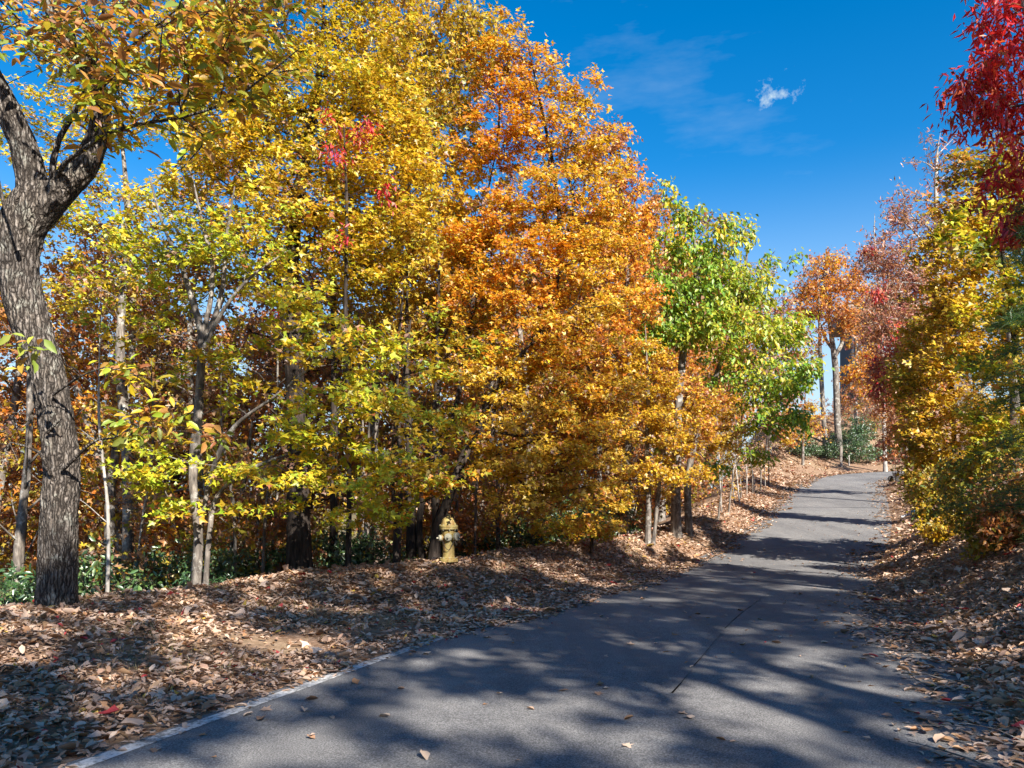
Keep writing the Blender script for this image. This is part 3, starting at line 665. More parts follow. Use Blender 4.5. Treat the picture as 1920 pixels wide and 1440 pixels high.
# -- the great orange maple over the hydrant
tree('maple_tree', 'great orange maple leaning to the right above the yellow hydrant',
     [[(812, None, 15.2, .105), (818, 1000, 15.2, .095), (842, 930, 15.2, .088), (872, 850, 15.2, .082), (915, 755, 15.3, .075), (965, 685, 15.4, .068), (1020, 600, 15.6, .06), (1050, 480, 15.8, .05), (1040, 330, 16, .038), (1010, 180, 16.2, .024), (985, 60, 16.3, .01)],
      [(800, None, 15.4, .07), (786, 1000, 15.5, .06), (800, 900, 15.6, .055), (850, 780, 15.8, .048), (880, 620, 16, .04), (900, 440, 16.2, .03), (930, 280, 16.4, .018), (940, 160, 16.4, .008)]],
     [(962, 40, 16.3, 22, 26, .35), (940, 110, 16.3, 75, 50), (985, 165, 16.2, 100, 60), (1085, 185, 15.9, 48, 22, .4), (1120, 155, 15.9, 26, 12, .25), (1110, 205, 15.9, 22, 10, .25), (1030, 260, 16, 120, 55), (920, 270, 16.3, 100, 70, None, .8), (1120, 300, 16.1, 55, 45), (1050, 370, 15.8, 130, 60),
      (940, 420, 15.8, 110, 60), (1120, 430, 15.8, 80, 55), (1020, 490, 15.5, 150, 60), (1110, 560, 15.3, 90, 60), (950, 570, 15.4, 120, 55), (1060, 650, 15, 130, 60), (950, 690, 15, 110, 50), (1120, 740, 14.9, 90, 55), (1000, 780, 14.8, 140, 50),
      (1090, 840, 14.8, 110, 45), (960, 870, 14.7, 120, 45), (1060, 920, 14.8, 110, 38), (975, 945, 14.6, 80, 28, .6, .8), (1110, 985, 15.3, 70, 25, .5, .8), (880, 500, 16, 70, 60, None, .7)],
     MAPLE, .088, 1.7, (ORG, YEL), BARK_DARK, per=44, spray=.42, seed=51, split=.48, minfrac=.3, puff=.06, maxattr=2600,
     limbs=[[(872, 850, 15.2, .05), (900, 800, 15.1, .042), (930, 720, 15, .035), (1000, 640, 14.9, .025), (1080, 570, 14.9, .015)],
            [(842, 930, 15.2, .045), (880, 880, 15, .036), (940, 850, 14.9, .028), (1020, 820, 14.8, .018)],
            [(1050, 480, 15.8, .04), (1075, 380, 15.9, .03), (1060, 300, 15.9, .02), (1085, 215, 15.9, .012), (1120, 170, 15.9, .006)]])
tree('rust_tree', 'rust-brown tall crown stepping down to the right of the great orange maple',
     [[(1172, None, 20.5, .10), (1176, 900, 20.6, .09), (1180, 700, 20.8, .075), (1175, 500, 21, .055), (1165, 330, 21, .03), (1160, 260, 21, .012)]],
     [(1140, 275, 21, 40, 40), (1165, 345, 21, 50, 45), (1185, 430, 21, 42, 55), (1150, 470, 20.6, 70, 60), (1185, 560, 20.4, 55, 60), (1150, 640, 20, 60, 50), (1105, 300, 21, 35, 35), (1212, 400, 21, 14, 35, .4)],
     MAPLE, .105, 1.6, (RUST, ORG), BARK_GREY, per=40, spray=.5, seed=55, split=.5, mode='mix')
# -- green tree and the small orange maple below it
tree('green_tree', 'large-leaved green and lime tree standing beyond the orange maples',
     [[(1268, None, 21.6, .135), (1268, 880, 21.6, .125), (1275, 720, 21.8, .11), (1290, 600, 22, .09), (1310, 500, 22, .06), (1290, 420, 22, .03), (1262, 370, 22, .012)],
      [(1292, None, 22.2, .10), (1292, 880, 22.2, .09), (1330, 740, 22.2, .07), (1380, 600, 22.2, .05), (1400, 480, 22.2, .025), (1395, 410, 22.2, .01)]],
     [(1250, 375, 22, 14, 35, .5, .8), (1285, 410, 22, 32, 35), (1260, 470, 22, 50, 45), (1340, 450, 22, 45, 50), (1392, 440, 22, 24, 35), (1300, 540, 21.8, 90, 50), (1400, 540, 22, 60, 50), (1440, 490, 22, 18, 26, .4, .5), (1478, 485, 22.3, 12, 18, .3, .7),
      (1270, 610, 21.6, 70, 40), (1370, 630, 21.6, 100, 50), (1460, 620, 22, 50, 45), (1420, 710, 21.6, 95, 50), (1480, 700, 22, 45, 40), (1440, 780, 21.6, 60, 40), (1490, 790, 22, 30, 25, .5, .8), (1420, 850, 21.8, 45, 20, .5, .7), (1260, 850, 20.4, 28, 14, .3, .5), (1350, 880, 21, 28, 18, .3, .7), (1225, 540, 21.8, 36, 45), (1225, 620, 21.4, 40, 40), (1500, 620, 22, 26, 35), (1512, 700, 22, 26, 40), (1340, 520, 22, 70, 60), (1330, 600, 21.6, 90, 50)],
     EGG, .15, 2.0, (GRN, YG), BARK_GREY, per=24, spray=.42, mode='droop', seed=61, split=.68, tint=.98)
tree('maple_tree', 'small dense orange-russet maple in front of the green tree',
     [[(1214, None, 19.6, .075), (1216, 940, 19.6, .07), (1213, 840, 19.6, .06), (1215, 740, 19.6, .045), (1212, 660, 19.6, .025), (1210, 610, 19.6, .01)],
      [(1224, None, 19.8, .05), (1234, 930, 19.8, .045), (1245, 840, 19.8, .035), (1280, 760, 19.8, .02), (1300, 700, 19.8, .008)]],
     [(1215, 665, 19.6, 45, 40), (1170, 720, 19.5, 55, 45), (1260, 730, 19.5, 60, 45), (1330, 770, 19.8, 60, 45), (1200, 800, 19.3, 75, 45), (1280, 820, 19.4, 80, 45), (1360, 830, 20, 45, 35), (1180, 880, 19.3, 70, 35), (1270, 885, 19.5, 70, 25), (1150, 930, 19.2, 50, 28), (1235, 920, 19.6, 40, 14, .4, .7)],
     MAPLE, .09, 1.5, (RUST, YEL), BARK_GREY, per=40, spray=.36, seed=65, split=.5, puff=.05)
tree('maple_tree', 'low yellow-orange maple bush spilling over the far verge crest',
     [[(1110, None, 17.2, .03), (1108, 990, 17.2, .025), (1100, 960, 17.1, .016), (1090, 930, 17, .008)]],
     [(1090, 985, 17, 70, 25, .5), (1130, 1000, 17.2, 40, 14, .4), (1040, 990, 16.8, 50, 25, .5)],
     MAPLE, .085, 1.4, (YG, ORG), BARK_BROWN, per=34, spray=.3, seed=66, split=.5)

# -- right-hand bank
tree('sourwood_tree', 'crimson drooping-leaved tree leaning in at the top right corner',
     [[(2120, None, 10.4, .13), (2090, 700, 10.3, .115), (2040, 400, 10.2, .09), (1985, 200, 10.1, .06), (1930, 50, 10, .035), (1900, -80, 10, .015)]],
     [(1890, 50, 10, 60, 55), (1850, 130, 10, 62, 55), (1800, 160, 10, 22, 26, .3), (1835, 205, 10, 38, 30, .4), (1900, 180, 10.2, 60, 70), (1905, 310, 10, 32, 40), (1915, 400, 9.9, 30, 45), (1885, 340, 10, 34, 24, .3), (1900, 450, 9.9, 26, 30, .3), (1960, 120, 10.3, 90, 160), (1960, 330, 10.2, 60, 120), (1840, 20, 10, 28, 26, .4), (1930, -100, 10, 120, 100)],
     LANCE, .14, 3.0, (RED, None), BARK_GREY, per=30, spray=.34, mode='droop', seed=71, tint=1.5)
tree('olive_tree', 'olive-orange crown between the crimson tree and the bare pale trunk',
     [[(1905, None, 15, .09), (1900, 700, 15, .08), (1880, 500, 15, .06), (1860, 360, 15, .035), (1845, 290, 15, .015)]],
     [(1860, 295, 15, 50, 40), (1810, 330, 15, 40, 36), (1850, 380, 14.8, 65, 40), (1790, 385, 15, 38, 26), (1890, 330, 14.8, 50, 50)],
     MAPLE, .11, 2.2, (OLIVE, RUST), BARK_GREY, per=40, spray=.42, seed=73, split=.55)
tree('bare_tree', 'nearly bare pale-trunked tree with thin pinkish-brown leaves against the sky',
     [[(1757, None, 29, .11), (1757, 700, 29, .10), (1758, 560, 29, .09), (1757, 450, 29, .085), (1755, 360, 29, .06), (1757, 290, 29, .035), (1765, 240, 29, .012)]],
     [(1690, 400, 29, 42, 45, None, .8), (1740, 330, 29, 45, 40, None, .28), (1650, 480, 29, 38, 45, None, .8), (1700, 500, 29, 60, 50, None, .8), (1735, 430, 29, 45, 45, None, .7), (1770, 270, 29, 40, 25, None, .14), (1660, 580, 29, 45, 45, None, .8), (1720, 620, 28.5, 60, 50), (1790, 300, 29, 25, 25, None, .25)],
     LANCE, .17, 2.3, (PINK, BROWN), BARK_PALE, per=30, spray=.6, mode='mix', seed=75, split=.6, rtip=.007,
     limbs=[[(1757, 450, 29, .05), (1740, 425, 29, .035), (1715, 410, 29, .022), (1695, 380, 29, .01)], [(1757, 470, 29, .05), (1728, 450, 29, .04), (1700, 420, 29, .03), (1660, 400, 29, .012)], [(1756, 350, 29, .03), (1775, 325, 29, .02), (1800, 305, 29, .008)], [(1756, 320, 29, .025), (1735, 305, 29, .015), (1712, 300, 29, .006)], [(1758, 290, 29, .02), (1785, 262, 29, .012), (1797, 248, 29, .005)]])
tree('sourwood_tree', 'dark wine-red slim tree at the shady bend on the right of the road',
     [[(1760, None, 27.5, .05), (1735, 820, 27, .045), (1690, 690, 26, .03), (1672, 600, 25.5, .01)]],
     [(1672, 640, 25, 26, 30), (1645, 690, 25.2, 30, 22), (1655, 720, 25, 40, 26), (1620, 470, 29, 14, 12, .4, .8), (1645, 560, 27, 22, 22, .4, .7)],
     LANCE, .17, 2.4, (RED, PINK), BARK_DARK, per=30, spray=.36, mode='droop', seed=76, split=.6)
tree('roadside_tree', 'tall yellow and orange bushy tree filling the right bank beside the bend',
     [[(1790, None, 18.5, .06), (1788, 800, 18.4, .055), (1780, 650, 18.2, .045), (1785, 520, 18, .03), (1795, 430, 18, .012)], [(1830, None, 18.5, .05), (1830, 780, 18.4, .04), (1820, 640, 18.2, .03), (1830, 500, 18, .012)]],
     [(1800, 420, 17.5, 42, 36), (1770, 480, 17.8, 55, 40), (1830, 500, 17, 70, 50), (1760, 560, 17.8, 55, 45), (1820, 590, 16.5, 80, 55), (1735, 640, 18, 50, 45), (1800, 680, 16.5, 90, 55), (1720, 730, 18, 48, 45), (1790, 780, 16.5, 90, 55), (1725, 820, 18, 48, 40), (1740, 890, 18, 50, 35), (1700, 700, 19, 30, 40, None, .7), (1718, 800, 19, 28, 40, None, .7), (1732, 865, 19, 28, 35), (1830, 860, 16.5, 80, 45), (1840, 420, 17.5, 60, 40), (1880, 640, 17, 70, 60), (1900, 800, 17, 80, 60)],
     MAPLE, .115, 2.3, (OLIVE, YEL), BARK_DARK, per=40, spray=.45, seed=77, split=.48)
tree('roadside_tree', 'nearer green-topped golden bush tree at the right picture edge below the crimson leaves',
     [[(1935, None, 13, .06), (1925, 800, 13, .05), (1900, 620, 12.9, .04), (1880, 480, 12.8, .025), (1870, 420, 12.8, .01)]],
     [(1815, 405, 12.6, 32, 22, .3), (1865, 450, 12.8, 55, 40), (1905, 520, 12.6, 50, 50), (1870, 590, 12.6, 60, 45), (1900, 690, 12.2, 45, 45, None, .8), (1850, 690, 12.6, 55, 50), (1880, 790, 12.2, 60, 50), (1850, 840, 12.4, 60, 40), (1790, 450, 12.8, 26, 16, .3, .8), (1905, 430, 12.8, 40, 40), (1900, 370, 13, 36, 36), (1910, 610, 12.6, 36, 50)],
     MAPLE, .115, 2.2, (YG, [(.20, .27, .03), (.30, .30, .03), (.44, .30, .03), (.16, .22, .03), (.5, .22, .03)]), BARK_DARK, per=36, spray=.38, seed=78, split=.5)
tree('roadside_tree', 'amber and brown bushy tree pressing on the right edge of the road at the bend',
     [[(1735, None, 24, .06), (1732, 850, 24, .05), (1725, 720, 24, .035), (1722, 620, 24, .012)]],
     [(1722, 640, 24, 40, 40), (1706, 720, 24, 36, 45), (1745, 720, 23.5, 45, 50), (1714, 800, 24, 32, 45), (1740, 810, 23.5, 45, 50), (1732, 865, 24, 30, 35), (1750, 890, 23.5, 40, 35), (1760, 600, 23.5, 40, 45)],
     MAPLE, .13, 1.5, (OLIVE, RUST), BARK_DARK, per=36, spray=.5, seed=79, split=.45)
tree('roadside_tree', 'brown thin-leaved tree behind the wine-red one on the right bank',
     [[(1700, None, 33, .09), (1698, 800, 33, .08), (1690, 640, 33, .06), (1685, 520, 33, .03), (1685, 470, 33, .012)]],
     [(1685, 540, 33, 36, 40), (1665, 620, 33, 34, 45), (1710, 620, 32, 40, 50), (1665, 720, 33, 30, 45), (1700, 740, 32, 36, 50), (1680, 830, 33, 28, 40), (1740, 540, 32, 45, 50)],
     MAPLE, .16, 1.6, (PINK, RUST), BARK_GREY, per=34, spray=.7, seed=74, split=.5, mode='mix', rtip=.008)
for k, (x, y, rx, rz, pl, lab) in enumerate([
    (1800, 965, 70, 42, (SHRUB, YEL), 'low green and yellow shrub at the foot of the right bank'),
    (1880, 985, 60, 45, (SHRUB, OLIVE), 'low olive shrub nearest the leaf drift at the right picture edge'),
    (1850, 900, 85, 65, (SHRUB, OLIVE), 'brownish-green tangled shrub on the right bank above the leaf drift'),
    (1770, 915, 66, 55, (OLIVE, SHRUB), 'ochre shrub on the right bank just past the leaf drift'),
    (1905, 930, 70, 62, (SHRUB, RUST), 'russet and green shrub at the right picture edge above the leaf drift'),
    (1752, 895, 40, 48, (SHRUB, YEL), 'yellowish shrub crowding the right edge of the road at the bend')]):
    Y = (15.0, 12.0, 12.6, 15.5, 11.6, 19.5)[k]
    tree('shrub', lab, [[(x, None, Y, .02), (x+6, y+20, Y, .015), (x+2, y-20, Y, .008)], [(x+14, None, Y, .015), (x+24, y+10, Y, .012), (x+30, y-20, Y, .006)]],
         [(x, y, Y, rx, rz), (x-rx*.5, y+rz*.7, Y-.2, rx*.6, rz*.6), (x+rx*.5, y+rz*.6, Y-.2, rx*.6, rz*.7), (x, y+rz*1.15, Y-.3, rx*.8, rz*.5), (x+rx*.6, y+rz*1.3, Y-.2, rx*.5, rz*.4)],
         EGG, .085, 2.3, pl, BARK_BROWN, cat='shrub', per=30, spray=.28, mode='mix', seed=80+k, part='foliage')

# -- pine at the right picture edge
def pine(seed=5):
    rng = np.random.default_rng(seed); Y = 9.6; x0 = (1990-CX)/F*Y; z0 = Hs(x0, Y); base = np.array([x0, Y, z0])
    root = thing('pine_tree', 'blue-green pine boughs poking in at the right picture edge', 'tree', base)
    t = catmull(np.array([(0, 0, -.1, .07), (0, 0, 2.2, .05), (.03, 0, 4.6, .012)]), .2); v, f = tube_arrays(t[:, :3], t[:, 3], 10)
    link('trunk', mesh_from('trunk', v, f, 4, BARK_BROWN, smooth=True), root)
    bv, bf, bn, lv = [], [], 0, Leaves()
    for k in range(78):
        z = .5+3.9*k/78+rng.normal(0, .08); a = k*2.4+rng.normal(0, .5); L = 1.3*(1-.6*k/78)*rng.uniform(.6, 1.15)
        d = np.array([math.cos(a), math.sin(a), rng.uniform(-.15, .35)]); tt = np.linspace(0, 1, 7)[:, None]; sg = rng.uniform(.1, .45)
        c = np.array([0, 0, z])+d*L*tt-np.array([0, 0, sg])*tt**2*L; v, f = tube_arrays(c, np.linspace(.010, .003, 7), 5); bv.append(v); bf.append(f+bn); bn += len(v)
        n = 520; s = rng.uniform(.1, 1.02, n); p = np.array([0, 0, z])+d*L*s[:, None]-np.array([0, 0, sg])*(s[:, None]**2)*L
        off = np.cross(d, [0, 0, 1.]); q = rng.normal(0, .6, n); p = p+off*(q*.26*L*(1.15-s))[:, None]+rng.normal(0, .05, (n, 3))
        tp = unit(d*.6+off*np.sign(q)[:, None]*.5+rng.normal(0, .6, (n, 3))+[0, 0, -.1]); lv.add(L_([(-.022, 0, 0), (.022, 0, 0), (0, 1, 0)], [(0, 1, 2)]), p, rng.normal(0, 1, (n, 3))+[0, 0, .5], tp, rng.uniform(.08, .15, n), pal(rng, [(.07, .17, .045), (.09, .21, .05), (.055, .13, .04), (.16, .24, .05)], n)*rng.uniform(.8, 1.2, (n, 1)))
    tag(link('branches', mesh_from('branches', np.vstack(bv), np.vstack(bf), 4, BARK_BROWN), root), kind='stuff'); tag(link('crown', lv.mesh('crown', LEAF), root), kind='stuff')
pine()

# -- the far end: bank, trees, house
tree('far_tree', 'tall orange-topped tree with forked grey trunk on the far bank',
     [[(1574, None, 56, .24), (1570, 790, 56, .23), (1567, 700, 56, .21), (1563, 660, 56, .19), (1556, 610, 56, .14), (1548, 550, 56, .1), (1545, 500, 56, .04)]],
     [(1555, 500, 56, 50, 22), (1530, 540, 56, 48, 34), (1580, 545, 56, 38, 40), (1510, 590, 56, 30, 24, None, .6), (1590, 600, 55, 26, 34), (1550, 585, 55, 40, 24, None, .7), (1600, 520, 56, 14, 22, None, .7)],
     MAPLE, .19, 1.8, (ORG, RUST), BARK_GREY, per=34, spray=1.1, seed=91, mode='mix', split=.45, rtip=.012,
     limbs=[[(1564, 670, 56, .17), (1578, 690-45, 56, .14), (1582, 620, 56, .12), (1590, 560, 56, .06), (1594, 520, 56, .02)], [(1562, 655, 56, .14), (1548, 635, 56, .11), (1535, 600, 56, .07), (1520, 560, 56, .02)]])
tree('far_tree', 'slim straight grey trunk left of the forked one at the end of the road',
     [[(1548, None, 55, .17), (1543, 760, 55, .155), (1539, 690, 55, .14), (1537, 640, 55, .11), (1535, 560, 55, .07), (1533, 510, 55, .03)]],
     [(1525, 560, 55, 26, 40, None, .6), (1540, 640, 55, 26, 26, None, .5), (1500, 620, 55, 26, 30, None, .6)], MAPLE, .19, 1.2, (RUST, ORG), BARK_GREY, per=30, spray=1.0, seed=92, mode='mix', rtip=.012)
tree('far_tree', 'pale crooked trunk right of the forked one in front of the house',
     [[(1606, None, 58, .14), (1604, 740, 58, .13), (1606, 710, 58, .12), (1611, 690, 58, .11), (1606, 672, 58, .12), (1612, 640, 58, .08), (1615, 600, 58, .04)]],
     [(1615, 640, 58, 24, 40, None, 1.0), (1600, 700, 57, 32, 26, None, 1.0), (1612, 745, 57, 28, 18, None, 1.0), (1628, 560, 58, 24, 34, None, .9), (1630, 690, 57, 24, 40, None, 1.0)], MAPLE, .19, 1.5, (ORG, PINK), BARK_PALE, per=30, spray=.9, seed=93, mode='mix', rtip=.012)
tree('far_tree', 'pinkish-brown thin tree crowding the right side of the house',
     [[(1660, None, 50, .12), (1655, 700, 50, .1), (1650, 560, 50, .07), (1640, 450, 50, .04), (1640, 400, 50, .015)]],
     [(1640, 480, 50, 30, 40), (1660, 560, 50, 40, 45), (1640, 640, 50, 26, 45), (1660, 720, 50, 30, 40), (1690, 620, 48, 40, 60), (1635, 770, 50, 22, 30, None, .6), (1680, 780, 48, 30, 30)], LANCE, .26, 2.2, (PINK, RUST), BARK_PALE, per=30, spray=.9, seed=94, mode='mix', rtip=.012, split=.6)
tree('far_tree', 'yellow-leaved young tree left of the grey trunks at the end of the road',
     [[(1505, None, 50, .09), (1507, 800, 50, .07), (1510, 740, 50, .04), (1512, 700, 50, .02)]],
     [(1508, 780, 50, 28, 25), (1490, 820, 49, 24, 22), (1525, 800, 51, 20, 22), (1470, 790, 50, 24, 26)], MAPLE, .17, 1.5, (YEL, RUST), BARK_GREY, per=30, spray=.7, seed=95, mode='mix', rtip=.01)
tree('far_tree', 'reddish-brown tree on the skyline behind the green tree',
     [[(1440, None, 50, .2), (1445, 760, 50, .17), (1450, 640, 50, .1), (1455, 560, 50, .03)]],
     [(1460, 600, 50, 30, 40), (1440, 680, 50, 34, 45), (1490, 660, 50, 26, 45, None, .7), (1450, 760, 49, 34, 35), (1480, 740, 50, 30, 35)], MAPLE, .19, 1.3, (RUST, PINK), BARK_GREY, per=30, spray=.9, seed=96, mode='mix', rtip=.012)
# evergreen shrubs (rhododendron) on the far bank and along the woods' edge
rho = []
def rhododendron(label, x, y, r, seed, group):
    z = Hs(x, y)
    return tree('evergreen_shrub', label, [[wp(x, y, z-.1, .03), wp(x+.1*r, y, z+.4*r, .024), wp(x+.2*r, y, z+.9*r, .012)], [wp(x-.1*r, y, z-.1, .025), wp(x-.35*r, y, z+.5*r, .02), wp(x-.45*r, y, z+.9*r, .01)]],
                [wl(x, y, z+.75*r, .8*r, .6*r), wl(x-.6*r, y, z+.5*r, .55*r, .45*r), wl(x+.6*r, y-.1, z+.5*r, .55*r, .42*r), wl(x, y-.4*r, z+.35*r, .7*r, .35*r)],
                OVAL, .12, 1.25, (EVER, None), BARK_BROWN, cat='shrub', per=18, spray=.26, mode='mix', seed=seed, group=group, leafmat=GLOSSY, part='foliage')
g = 'evergreen shrubs on the bank at the end of the road'
r0 = rhododendron('dark evergreen shrub at the foot of the forked grey trunk', 23.2, 53.6, 1.5, 101, g)
for x, y, s, lab in [(21.0, 53.0, .9, 'dark evergreen shrub left of the forked grey trunk on the far bank'), (26.3, 55.0, 1.15, 'broad evergreen shrub right of the forked grey trunk on the far bank'), (28.6, 56.4, 1.1, 'evergreen shrub below the house, farthest right on the far bank'), (24.6, 57.0, 1.2, 'evergreen shrub higher up the far bank below the house'), (18.9, 52.0, .8, 'evergreen shrub at the left end of the far bank')]:
    dup(r0, (x, y, Hs(x, y)), x*1.7, s, lab, g)
g = 'evergreen shrubs along the woods below the verge'
r1 = rhododendron('dark evergreen shrub just right of the leaning grey trunk', -6.5, 12.6, 1.05, 102, g)
rng = np.random.default_rng(4)
lead = 'dark evergreen shrub '
for x, y, s, lab in [(-7.6, 12.5, 1.1, 'left of the leaning trunk at the left picture edge'), (-7.3, 11.5, .7, 'low at the foot of the leaning trunk on its left'), (-5.5, 13.4, .9, 'between the whitish crooked stem and the many-stemmed maple'), (-4.75, 12.9, .7, 'at the foot of the many-stemmed maple'), (-4.5, 14.4, .85, 'left of the thick dark trunk behind the leaf crest'), (-3.35, 15.0, .85, 'just right of the thick dark trunk'), (-2.75, 15.2, .75, 'right of the thick dark trunk, second one along'), (-5.9, 15.8, 1.2, 'deeper in the woods behind the many-stemmed maple'), (-8.6, 14.5, 1.3, 'big one deeper in the woods left of the leaning trunk'), (-1.7, 17.4, .8, 'behind the dark stems by the hydrant'), (.5, 18.2, .8, 'below the orange maple right of the pale grey stem'), (1.6, 19.4, .85, 'beside the low yellow-orange maple bush'), (2.7, 20.8, .8, 'left of the twin stems of the small russet maple'), (-3.9, 17.6, 1.2, 'tall one in the woods right of the thick dark trunk'), (-.7, 19.3, 1.0, 'in the woods behind the hydrant')]:
    dup(r1, (x, y, Hs(x, y)), x*2.3, s, lead+lab, g)


# ------------------------------------------------------------------ woods falling away behind the verge
def forest(label, protos, spots, group):
    for k, (x, y, s) in enumerate(spots):
        dup(protos[k % len(protos)], (x, y, Hs(x, y)), k*1.9, s, label, group)
def woods_tree(name, label, x, y, h, pals, bark, seed, group, cov=1.0, r=.16, leaf=.15, low=.3):
    z = Hs(x, y); rng = np.random.default_rng(seed); b = rng.normal(0, .25, 6)
    lobes = []
    for k in range(7):
        a = k*2.4+seed; zz = h*(low+(1-low)*(k+.5)/7); rr = h*.17*(1.15-.7*abs((k+.5)/7-.45))
        lobes.append(wl(x+math.cos(a)*h*.10, y+math.sin(a)*h*.10, z+zz, rr, h*.09, rr, cov))
    return tree(name, label, [[wp(x, y, z-.1, r), wp(x+b[0], y+b[1], z+h*.35, r*.8), wp(x+b[2], y+b[3], z+h*.7, r*.45), wp(x+b[4], y+b[5], z+h, .01)]], lobes,
                MAPLE, leaf, .62, pals, bark, per=26, spray=.6, mode='mix', seed=seed, group=group, minfrac=.25, rtip=.007)
ga = 'rust-leaved trees in the woods below the verge'; gb = 'brown leaved trees in the woods below the verge'; gc = 'half-bare grey trees in the woods below the verge'
la = 'rust-orange leaved slender tree among the woods downhill of the verge'; lb = 'brown leaved dark tree among the woods downhill of the verge'; lc = 'half-bare grey-stemmed tree among the woods downhill of the verge'
pa = woods_tree('woodland_tree', la, -9.5, 18.5, 11, (RUST, ORG), BARK_GREY, 201, ga)
pb = woods_tree('woodland_tree', lb, -5.5, 20.0, 12, (BROWN, RUST), BARK_DARK, 202, gb)
pc = woods_tree('woodland_tree', lc, -12.5, 19.5, 13, (BROWN, OLIVE), BARK_GREY, 203, gc, .45)
pe = woods_tree('woodland_tree', la, -1.0, 21.5, 10, (RUST, YEL), BARK_GREY, 204, ga)
forest(la, [pa, pe], [(-13.5, 24, 1.1), (-3.2, 24.5, 1.0), (2.0, 25.5, .95), (-8.0, 27, 1.15), (4.3, 29, 1.0), (-17, 27, 1.2), (0.0, 31, 1.1), (7.0, 35, 1.0), (9.0, 40, 1.1), (-5, 34, 1.3), (12.0, 47, 1.1), (4.5, 40, 1.2), (3.2, 24.6, .9), (4.6, 27.6, .92), (5.6, 30.0, .95), (7.0, 34.0, 1.1), (8.2, 38.5, 1.1), (10.0, 43.0, 1.1), (2.0, 22.8, .85), (.2, 25.2, .95), (3.0, 34, 1.1), (6.0, 40, 1.15), (9.5, 50, 1.2), (13.5, 56, 1.1)], ga)
forest(lb, [pb], [(-10.5, 22.5, 1.0), (-6.8, 24.3, .95), (-15.5, 21.5, 1.0), (1.0, 28, .9), (-12, 31, 1.2), (-2, 38, 1.2), (8.2, 45, 1.1), (-20, 33, 1.3), (3.6, 27.0, .8), (6.4, 33.5, .9), (8.8, 37.5, .9), (11.2, 44, .9), (1.6, 35, 1.1), (-4.4, 22.2, .8), (-8.8, 20.6, .8), (-12.8, 22.8, .9)], gb)
forest(lc, [pc], [(-8.4, 17.0, .8), (-3.6, 19.0, .75), (-6.6, 16.6, .7), (-1.8, 18.6, .7), (0.4, 20.8, .75), (2.4, 23.0, .8), (-14, 17.5, .9), (-10, 26, 1), (5.6, 31, .9), (-16, 37, 1.2), (14.6, 52, 1.0), (17, 60, 1.1)], gc)
gd = 'low russet bushes along the woods edge behind the verge crest'; ld = 'low russet-leaved bush at the woods edge just behind the verge crest'
def low_bush(x, y, h, pals, seed):
    z = Hs(x, y)
    return tree('woodland_bush', ld, [[wp(x, y, z-.1, .035), wp(x+.1, y, z+h*.4, .028), wp(x-.1, y, z+h*.95, .008)], [wp(x+.15, y+.1, z-.1, .03), wp(x+.5, y+.1, z+h*.5, .02), wp(x+.7, y, z+h*.85, .006)]],
                [wl(x+dx*h*.33, y+dy*h*.33, z+h*zz, h*.30, h*.16, h*.3) for dx, dy, zz in ((0, 0, .85), (-.8, .2, .6), (.8, -.2, .62), (.2, -.8, .5), (-.5, -.6, .3), (.6, .5, .32), (0, .8, .4), (-.1, -.3, .2))],
                MAPLE, .10, .38, pals, BARK_GREY, cat='bush', per=26, spray=.4, mode='mix', seed=seed, group=gd, part='foliage')
b1 = low_bush(-2.2, 17.2, 3.2, (BROWN, OLIVE), 211); b2 = low_bush(3.0, 21.6, 3.2, (RUST, BROWN), 212)
rng = np.random.default_rng(12); e_ = EDGE[(EDGE[:, 1] > 9) & (EDGE[:, 1] < 44)]
for k in range(30):
    y = 12+31*(k/29)**1.1; c_ = [np.interp(y, EDGE[:, 1], EDGE[:, q]) for q in range(4)]; off = c_[3]+2.4+rng.uniform(0, 4.5); x = c_[0]-.93*off; yy = y+.36*off
    dup((b1, b2)[k % 2], (x, yy, Hs(x, yy)-.05), k*2.1, rng.uniform(.7, 1.15)*(1+.012*yy), ld, gd)
for k, (x, y, sc_, lab) in enumerate([(27.4, 60.5, 1.0, 'brown bush on the far bank below the house, left of the others'), (29.8, 61.5, 1.1, 'brown bush on the far bank in the middle below the house'), (32.2, 62.5, 1.1, 'brown bush on the far bank below the right of the house'), (25.2, 61.5, .9, 'low brown bush on top of the far bank left of the house'), (30.6, 66.0, 1.4, 'taller brown bush close in front of the house'), (34.5, 66.0, 1.4, 'brown bush right in front of the house')]):
    tag(dup((b1, b2)[k % 2], (x, y, Hs(x, y)-.05), k*2.1, sc_, lab, 'brown bushes on the far bank below the house'), None, 'bush')
